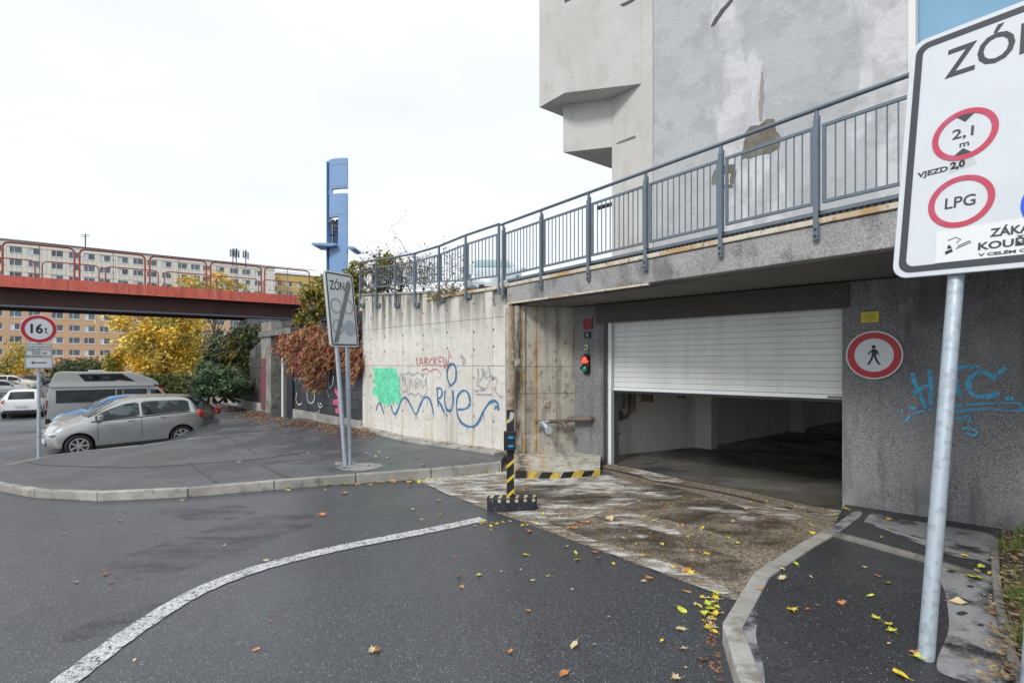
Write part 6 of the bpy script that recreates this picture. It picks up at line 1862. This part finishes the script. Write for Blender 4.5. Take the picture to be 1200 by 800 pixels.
# heading: spec x axis runs front->rear
car('silver five door hatchback parked behind the pavement kerb, nearest of the parked cars', 'car', tuple(base1), hd, HATCH, sil, tint=M_TSIL, pitch=-.018)
W2 = dict(SUV)
br2 = W(262, 427, 18.2)
base2 = Vector((br2.x, br2.y, -.86)) - d_ * 4.3 + nrm * 1.0 + Vector((-.1, -.1, 0))
car('taller grey brown estate car right behind the silver hatchback', 'car', tuple(base2), hd, WAGON, paint('bronze', (.26, .24, .215), .7, .35), tint=M_TSIL)
base3 = Vector((W(62, 427, 18.6).x, 18.6, -1.0)) 
car('bright blue small car between the camper van and the silver hatchback', 'car', (base3.x, base3.y, -.9), hd, HATCH, paint('blue', (.05, .22, .5), .3), group='parked cars', tint=M_TSIL)
wh = paint('white', (.7, .71, .72), .0)
c = W(25, 427, 30)
car('white crossover with red tail lights driving away behind the 16t sign', 'car', (c.x - 2.64, c.y + 3.5, -1.32), math.atan2(-.8, .6), SUV, wh)
def gc(px, py, L_, hd_):
    p = G(px, py, H); return (p.x - math.cos(hd_) * L_ / 2, p.y - math.sin(hd_) * L_ / 2, p.z)
car('far white saloon facing the camera right of the grey cabinet', 'car', gc(218, 459.5, 4.5, R(108)), R(108), SEDAN, wh, detail=False)
car('dark red car at the far end of the street behind the white saloon', 'car', gc(203, 453, 3.6, R(160)), R(160), HATCH, paint('darkred', (.2, .02, .03)), detail=False)
# pickup
pk = dict(SUV)
car('red pickup truck behind the camper van nose', 'car', (W(190, 0, 38.5).x - 4.4 * math.cos(R(28)), 38.5 - 4.4 * math.sin(R(28)), H(-26, 37)), R(28), dict(SUV, st=[(x, a, b + .0, (tp if x < 3 else b + .05), c_, e) for (x, a, b, tp, c_, e) in SUV['st']], sw=(1.35, 2.9), pil=2.2, rr=3.9), paint('red', (.5, .03, .02), .1), detail=False)
car('red estate car far left behind the white hatchback', 'car', gc(29, 453, 4.4, R(205)), R(205), SUV, paint('red', (.5, .03, .02), .1), detail=False)
car('cream white hatchback with the door side turned to the street at far left', 'car', gc(16, 457, 4.4, R(203)), R(203), SUV, paint('cream', (.62, .6, .5), .0), detail=False)
car('silver hatchback at the left edge behind the white crossover', 'car', gc(6, 463, 3.6, R(205)), R(205), HATCH, sil, detail=False)
car('black car parked far left beyond the 16t sign', 'car', gc(43, 453, 4.4, R(215)), R(215), SUV, paint('black', (.03, .035, .04)), detail=False)
car('small dark grey car parked next to the black car far left', 'car', gc(55, 451, 3.6, R(215)), R(215), HATCH, paint('grey', (.15, .16, .17)), detail=False)
# car on the terrace behind the railing
car('pale blue grey car on the terrace seen through the railing', 'car', (-.55, 15.6, 3.62), R(93), dict(SUV, W=1.7), paint('paleblue', (.5, .58, .62), .1), name='parked_car', tint=mat('pale_blue_glass', (.2, .34, .38), .08, spec=.9), detail=False)

# camper van
vx = W(55, 427, 23.2); vd = math.atan2(.62, .78)
t = thing('camper_van', 'silver high roof camper van parked behind the hatchbacks', 'camper van', (vx.x, vx.y, -1.22), vd, 'parked cars')
t.scale = (1.17, 1, 1)
vp = paint('van', (.6, .62, .6), .2, .35)
def ext(poly, y0, y1, taper=None):
    """side profile (x,z) extruded across; taper(z)->half-width factor"""
    a = MB(); n = len(poly)
    ys_ = [(y0, 0), (y1, 0)]
    vs = []
    c_ = (y0 + y1) / 2; hw_ = (y1 - y0) / 2
    for s_ in (-1, 1):
        for (x, z) in poly:
            vs.append((x, c_ + s_ * hw_ * (taper(z) if taper else 1), z))
    fs = [tuple(range(n)), tuple(range(2 * n - 1, n - 1, -1))] + [(i, (i + 1) % n, (i + 1) % n + n, i + n) for i in range(n)]
    return a.add(vs, fs)
VH = 1.0
tp_ = lambda z: 1.0 if z < 1.1 else 1 - (z - 1.1) * .12
side = [(0, .35), (4.7, .35), (4.78, .75), (4.6, 1.02), (3.95, 1.16), (3.45, 1.86), (3.2, 1.95), (.08, 1.95), (0, 1.6)]
ext(side, 0, 1.85, tp_).build('body', vp, t, bevel=.05, smooth=True)
roof = [(.05, 1.955), (3.52, 1.955), (3.3, 2.22), (2.75, 2.50), (2.5, 2.56), (.35, 2.60), (.22, 2.55)]
ext(roof, .06, 1.79, lambda z: 1 - (z - 1.95) * .35).build('high_roof', vp, t, bevel=.05, smooth=True)
MB().box(.05, 3.3, -.02, .10, 1.90, 1.965).build('awning_rail', M_WFRAME, t, bevel=.01)
def vq(x, z, off=.012): 
    return (x, .925 - .925 * tp_(z) - off, z)
def vpan(name, pts, m_, off=.012):
    return MB().add([vq(x, z, off) for x, z in pts], [tuple(range(len(pts)))]).build(name, m_, t, fixn=False)
vpan('side_window', [(.25, 1.22), (2.05, 1.22), (2.05, 1.78), (.25, 1.78)], M_GLASSD)
vpan('side_window', [(2.09, 1.22), (3.08, 1.22), (3.08, 1.78), (2.09, 1.78)], M_GLASSD)
vpan('window_divider', [(2.28, 1.26), (2.31, 1.26), (2.31, 1.74), (2.28, 1.74)], M_WHITE2, .016)
vpan('side_window', [(3.2, 1.2), (3.86, 1.18), (3.46, 1.72), (3.2, 1.75)], M_TSIL)
vpan('door_seam', [(3.13, .45), (3.15, .45), (3.15, 1.84), (3.13, 1.84)], M_SEAM)
def rq(x, z, off=.012): return (x, .925 - .865 * (1 - (z - 1.95) * .35) - off, z)
MB().add([rq(x, z) for x, z in [(.9, 2.48), (1.1, 2.16), (2.0, 2.16), (2.15, 2.2), (2.7, 2.12), (2.25, 2.5)]], [(0, 1, 2, 3, 4, 5)]).build('roof_window', M_BLACK, t, fixn=False)
MB().add([rq(x, z, .02) for x, z in [(1.2, 2.24), (1.9, 2.24), (1.85, 2.40), (1.2, 2.40)]], [(0, 1, 2, 3)]).build('roof_pane', M_TSIL, t, fixn=False)
MB().add([(3.98, .1, 1.17), (3.98, 1.75, 1.17), (3.49, 1.6, 1.85), (3.49, .25, 1.85)], [(0, 1, 2, 3)]).build('windscreen', M_TSIL, t, fixn=False)
MB().box(-.05, .5, -.012, 1.86, .3, .55).build('rear_bumper', M_PLAST, t, bevel=.02)
MB().box(.5, 4.72, -.012, .05, .3, .42).build('sill', M_PLAST, t, bevel=.02)
MB().box(-.03, .0, .0, .12, 1.0, 1.35).build('tail_light', M_TAIL, t)
MB().tube([(-.15, .4, .9), (-.25, .4, 1.5)], .02, 6).build('bicycle_rack', M_DARKMETAL, t)
wm_ = MB().lathe([(-.1, .25), (-.1, .3), (.1, .33), (.1, .2)], 'y', n=22).mesh('wheel', M_RUBBER, smooth=True)
for x in (.95, 3.95):
    for y in (.02, 1.8): link('wheel', wm_, None, t, (x, y, .32))

# second camper item: vents on the roof of the van
MB().box(1.2, 1.7, .6, 1.1, 2.59, 2.66).build('roof_vent', M_WFRAME, t, bevel=.02)

# ================================================================== FALLEN LEAVES
def leaf_mesh(kind, seed, size):
    rs = random.Random(seed)
    out = []
    if seed % 3 == 0:      # lobed
        lob = [(0, -1.0), (.12, -.45), (.62, -.62), (.5, -.2), (1, .1), (.5, .25), (.55, .75), (.18, .5), (0, 1.05), (-.18, .5), (-.6, .7), (-.5, .22), (-1, .05), (-.48, -.2), (-.6, -.6), (-.12, -.45)]
    elif seed % 3 == 1:    # oval
        lob = [(0, -1.1), (.35, -.7), (.55, -.1), (.45, .45), (0, 1), (-.42, .5), (-.55, -.1), (-.35, -.7)]
    else:
        lob = [(0, -1.2), (.5, -.5), (.62, .0), (.3, .7), (0, 1.0), (-.25, .7), (-.62, .1), (-.45, -.5)]
    cb_ = rs.uniform(-.35, .45)
    vs = [(0, 0, .004 + abs(cb_) * size * .02)]
    for (x, y) in lob:
        x *= size * rs.uniform(.85, 1.1); y *= size * rs.uniform(.85, 1.1)
        z = .006 + abs(x) * abs(cb_) * 1.1 + max(0, y) * rs.uniform(0, .5) + (size * .12 if rs.random() < .3 else 0)
        vs.append((x, y, z))
    n = len(lob)
    mb = MB(); mb.add(vs, [(0, i + 1, (i + 1) % n + 1) for i in range(n)])
    mb.tube([(0, -size, .008), (size * .1, -size * 1.6, .012)], size * .035, 3)
    me = mb.mesh('fallen_leaf', LEAFM[kind], fixn=False)
    return me
LM = {k: [leaf_mesh(k, s_, 1.0) for s_ in range(5)] for k in LEAFM}
CNAME = {'yellow': 'yellow', 'lime': 'greenish yellow', 'orange': 'orange', 'brown': 'brown', 'pale': 'pale tan'}
LANDM = [(1085, 775, 'at the foot of the near sign pole'), (1175, 700, 'beside the grass verge'), (1010, 740, 'in the middle of the right pavement'), (940, 700, 'on the left half of the right pavement'), (1060, 690, 'left of the sign pole on the pavement'),
         (1120, 650, 'on the damp strip near the garage wall'), (985, 605, 'at the right corner of the garage opening'), (950, 640, 'by the end of the curved kerb'), (835, 720, 'against the curved kerb near the camera'), (790, 770, 'on the road at the bottom right'),
         (840, 650, 'at the tip of the concrete apron'), (760, 640, 'along the joint of road and apron'), (700, 600, 'in the middle of the concrete apron'), (800, 600, 'on the apron in front of the open door'), (880, 620, 'on the apron near the drain'), (720, 565, 'on the apron near the black and yellow ledge'),
         (640, 575, 'on the apron behind the striped post'), (598, 612, 'in front of the striped post'), (540, 575, 'on the apron left of the striped post'), (520, 555, 'in the gutter at the end of the left kerb'), (430, 562, 'in the gutter below the leaning sign'), (350, 570, 'in the gutter of the left kerb'),
         (400, 600, 'on the road above the white line'), (600, 660, 'on the road below the striped post'), (600, 740, 'on the road at the bottom centre'), (500, 700, 'on the road below the white line'), (350, 700, 'on the road at lower left'), (130, 680, 'on the road at far left'), (250, 600, 'on the road near the left kerb'),
         (480, 525, 'on the pavement below the graffiti'), (400, 530, 'on the pavement by the leaning sign'), (330, 515, 'on the pavement by the dark wall'), (700, 700, 'on the dark road right of centre')]
def put_leaf(px, py, f, kind, size, place, off=.006):
    p = G(px, py, f, off)
    me = rnd.choice(LM[kind])
    o = bpy.data.objects.new('fallen_leaf', me)
    o.location = p; o.rotation_euler = (rnd.gauss(0, .16), rnd.gauss(0, .16), rnd.uniform(0, 6.28))
    size *= .9
    o.scale = (size, size * rnd.uniform(.75, 1), size * .8)
    col.objects.link(o)
    mi_ = LM[kind].index(me)
    shp = ('lobed', 'oval', 'pointed', 'ragged', 'curled')[mi_]
    szn = 'tiny' if size < .025 else 'small' if size < .038 else 'medium' if size < .052 else 'large'
    lm_ = min(LANDM, key=lambda q: (q[0] - px) ** 2 + ((q[1] - py) * 1.6) ** 2)[2]
    tag(o, '%s %s %s fallen leaf %s' % (szn, shp, CNAME[kind], lm_), 'leaf', '%s fallen leaves on %s' % (CNAME[kind], place))
apn = 'the concrete apron before the garage'; rdn = 'the dark asphalt road'; pvn = 'the right asphalt pavement'; lpn = 'the far grey pavement'; krn = 'the road against the curved right kerb'; kln = 'the road along the left kerb'
# right pavement, from the photograph
def c1(x, y): return (800 + x / 3, 580 + y / 3)
for (x, y, k, s_) in [(720, 308, 'lime', .055), (350, 290, 'pale', .05), (385, 402, 'yellow', .045), (560, 378, 'orange', .035), (662, 352, 'lime', .03), (680, 430, 'lime', .04), (725, 452, 'yellow', .045), (735, 474, 'lime', .04),
                      (725, 520, 'pale', .022), (765, 632, 'yellow', .055), (838, 570, 'lime', .05), (820, 555, 'orange', .04), (970, 376, 'pale', .06), (1100, 418, 'orange', .06), (1025, 288, 'lime', .055), (1150, 533, 'yellow', .045), (1120, 555, 'pale', .03),
                      (685, 283, 'orange', .035), (640, 252, 'pale', .025), (272, 330, 'orange', .03), (440, 400, 'orange', .02), (472, 385, 'brown', .018), (450, 286, 'pale', .02), (398, 241, 'lime', .03), (350, 258, 'pale', .03), (910, 205, 'orange', .05), (990, 212, 'yellow', .04), (745, 172, 'lime', .03), (725, 86, 'orange', .045), (1050, 250, 'lime', .05), (1085, 275, 'yellow', .04), (1105, 222, 'orange', .05), (1100, 305, 'yellow', .04), (530, 65, 'yellow', .045), (575, 48, 'yellow', .05), (450, 104, 'yellow', .05), (455, 133, 'yellow', .04), (700, 147, 'lime', .025)]:
    put_leaf(*c1(x, y), Hr, k, s_, pvn, .012)
def c2(x, y): return (440 + x / 2.9625, 530 + y / 2.9625)
for (x, y, k, s_) in [(522, 355, 'yellow', .045), (360, 425, 'lime', .04), (290, 430, 'brown', .035), (300, 466, 'orange', .03), (545, 443, 'pale', .035), (598, 428, 'lime', .025), (530, 548, 'orange', .045), (690, 668, 'pale', .055), (655, 768, 'orange', .05), (468, 690, 'orange', .035),
                      (760, 665, 'pale', .02), (1060, 612, 'pale', .055), (1065, 548, 'lime', .06), (1070, 680, 'pale', .045), (995, 652, 'yellow', .025), (1045, 782, 'pale', .045), (1075, 745, 'pale', .02), (1140, 720, 'brown', .05), (5, 686, 'brown', .045), (272, 362, 'brown', .025), (700, 372, 'yellow', .05), (760, 345, 'orange', .05), (770, 366, 'pale', .05), (825, 386, 'yellow', .035), (695, 347, 'lime', .035), (662, 326, 'pale', .035),
                      (682, 474, 'pale', .02), (930, 447, 'pale', .04), (950, 436, 'orange', .05), (533, 273, 'orange', .075), (400, 268, 'lime', .03), (225, 216, 'yellow', .03), (160, 232, 'pale', .03), (130, 197, 'pale', .04), (120, 118, 'yellow', .035), (220, 165, 'pale', .035), (250, 296, 'brown', .02), (505, 405, 'pale', .018), (435, 412, 'pale', .018), (810, 570, 'pale', .02), (1082, 483, 'orange', .045), (1110, 525, 'pale', .03)]:
    put_leaf(*c2(x, y), H, k, s_ * .9, rdn)
def c6(x, y): return (x * .36667, 530 + y * .36667)
for (x, y, k, s_) in [(1030, 198, 'orange', .075), (1100, 130, 'orange', .08), (850, 345, 'pale', .045), (385, 218, 'orange', .035), (205, 260, 'pale', .03), (340, 388, 'brown', .045), (355, 415, 'brown', .035), (245, 413, 'pale', .025), (718, 296, 'pale', .03), (758, 220, 'brown', .03), (685, 198, 'pale', .03), (820, 628, 'orange', .03), (865, 538, 'brown', .02), (1190, 632, 'pale', .04), (430, 662, 'pale', .02), (1040, 120, 'pale', .03), (920, 120, 'yellow', .05), (580, 152, 'pale', .04)]:
    put_leaf(*c6(x, y), H, k, s_ * .9, rdn)
# apron leaves
for (x, y, k, s_) in [(815, 230, 'pale', .12), (705, 240, 'orange', .09), (735, 242, 'orange', .08), (690, 262, 'orange', .08), (850, 182, 'orange', .05), (810, 152, 'pale', .06), (930, 78, 'yellow', .04), (995, 318, 'lime', .05), (925, 355, 'yellow', .05), (1095, 420, 'yellow', .07), (1075, 410, 'orange', .07), (1135, 262, 'yellow', .05), (1065, 228, 'yellow', .04), (1025, 187, 'yellow', .04), (1080, 165, 'yellow', .04), (1010, 215, 'lime', .03), (1098, 340, 'orange', .04),
                  (640, 120, 'orange', .05), (655, 178, 'yellow', .05), (670, 186, 'lime', .05), (620, 128, 'pale', .05), (385, 130, 'lime', .04), (300, 133, 'yellow', .035), (335, 130, 'brown', .035), (500, 95, 'orange', .05), (580, 212, 'lime', .045), (600, 222, 'brown', .04), (860, 120, 'pale', .03), (850, 250, 'brown', .06)]:
    put_leaf(*c2(x, y), H, k, s_ * .8, apn, .012)
for k in range(105):
    px, py = rnd.uniform(600, 940), rnd.uniform(562, 672)
    if py > 600 + (px - 600) * .36: continue
    put_leaf(px, py, H, rnd.choice(['yellow', 'yellow', 'lime', 'orange', 'brown', 'pale']), rnd.uniform(.015, .035), apn, .012)
for k in range(26):      # pile against the curved kerb
    px, py = rnd.gauss(834, 7), rnd.uniform(694, 742)
    put_leaf(px, py, H, rnd.choice(['yellow', 'lime', 'lime', 'yellow', 'pale']), rnd.uniform(.025, .045), krn, rnd.uniform(.006, .03))
for k in range(16):
    px, py = rnd.gauss(578 + 45 * 0, 28), 0
    py = 612 + rnd.uniform(-3, 4)
    put_leaf(px + 8, py, H, rnd.choice(['yellow', 'lime']), rnd.uniform(.02, .035), 'the road in front of the striped post')
for k in range(50):
    px = rnd.uniform(330, 586)
    py = np.interp(px, [330, 440, 520, 588], [571, 564, 560, 553]) + abs(rnd.gauss(0, 1.6))
    put_leaf(px, py, H, rnd.choice(['yellow', 'lime', 'orange', 'brown', 'yellow']), rnd.uniform(.025, .055), kln)
for k in range(44):
    px, py = rnd.uniform(275, 560), rnd.uniform(505, 545)
    if py < 490 + (px - 300) * .17 + 8: continue
    put_leaf(px, py, PZ, rnd.choice(['yellow', 'pale', 'pale', 'orange', 'brown']), rnd.uniform(.03, .055), lpn, .012)
# dense brown litter at wall feet (uncountable)
def litter(name, label, pts_fn, n, f, m_, size, seed):
    rs = np.random.RandomState(seed); P_ = []
    for k in range(n):
        px, py = pts_fn(rs); p = G(px, py, f, .015); P_.append((p.x, p.y, p.z + rs.uniform(0, .03)))
    P_ = np.array(P_)
    d = rs.normal(size=(n, 3)) * np.array([1, 1, .25])
    o = leafcloud(name, P_, size, m_, None, seed, .6, droop=(0, 0, 0.0001), jit=1.0)
    v = np.zeros(len(o.data.vertices) * 3); o.data.vertices.foreach_get('co', v); v = v.reshape(-1, 4, 3)
    c_ = v.mean(1, keepdims=True); v2 = c_ + (v - c_) * np.array([1, 1, .3]); o.data.vertices.foreach_set('co', v2.ravel()); o.data.update()
    tag(o, label, 'leaf litter', None, 'stuff')
def lf1(rs):
    px = rs.uniform(285, 440); return px, 486 + (px - 310) * .135 + abs(rs.normal()) * 5.5 + 1
litter('leaf_litter', 'drift of brown fallen leaves along the foot of the dark wall', lf1, 1500, PZ, LEAFM['brown'], .032, 1)
def lf2(rs):
    px = rs.uniform(236, 310); return px, 467 + (px - 240) * .24 + abs(rs.normal()) * 5 + 1
litter('leaf_litter', 'drift of brown leaves by the wall behind the parked cars', lf2, 700, PZ, LEAFM['brown'], .04, 2)
def lf3(rs): return 1185 + rs.normal() * 16, rs.uniform(622, 800)
litter('leaf_litter', 'dry straw and leaves on the soil of the grass verge', lf3, 500, lambda x, y: Hr(x, y) + .02, M_STRAW, .022, 3)
def lf4(rs):
    py = rs.uniform(722, 815); return np.interp(py, [740, 800], [834, 844]) - abs(rs.normal()) * 9 + 4, py
litter('leaf_litter', 'brown crumbs in the gutter under the near kerb', lf4, 110, H, LEAFM['brown'], .012, 4)
def lf5(rs):
    px = rs.uniform(395, 600); return px, np.interp(px, [395, 600], [498, 530]) + abs(rs.normal()) * 1.5
litter('leaf_litter', 'few brown leaves in the gutter of the graffiti wall', lf5, 120, lambda x, y: PZ(x, y) + .03, LEAFM['brown'], .03, 5)

# bare unused data clean up
for me in list(bpy.data.meshes):
    if me.users == 0: bpy.data.meshes.remove(me)
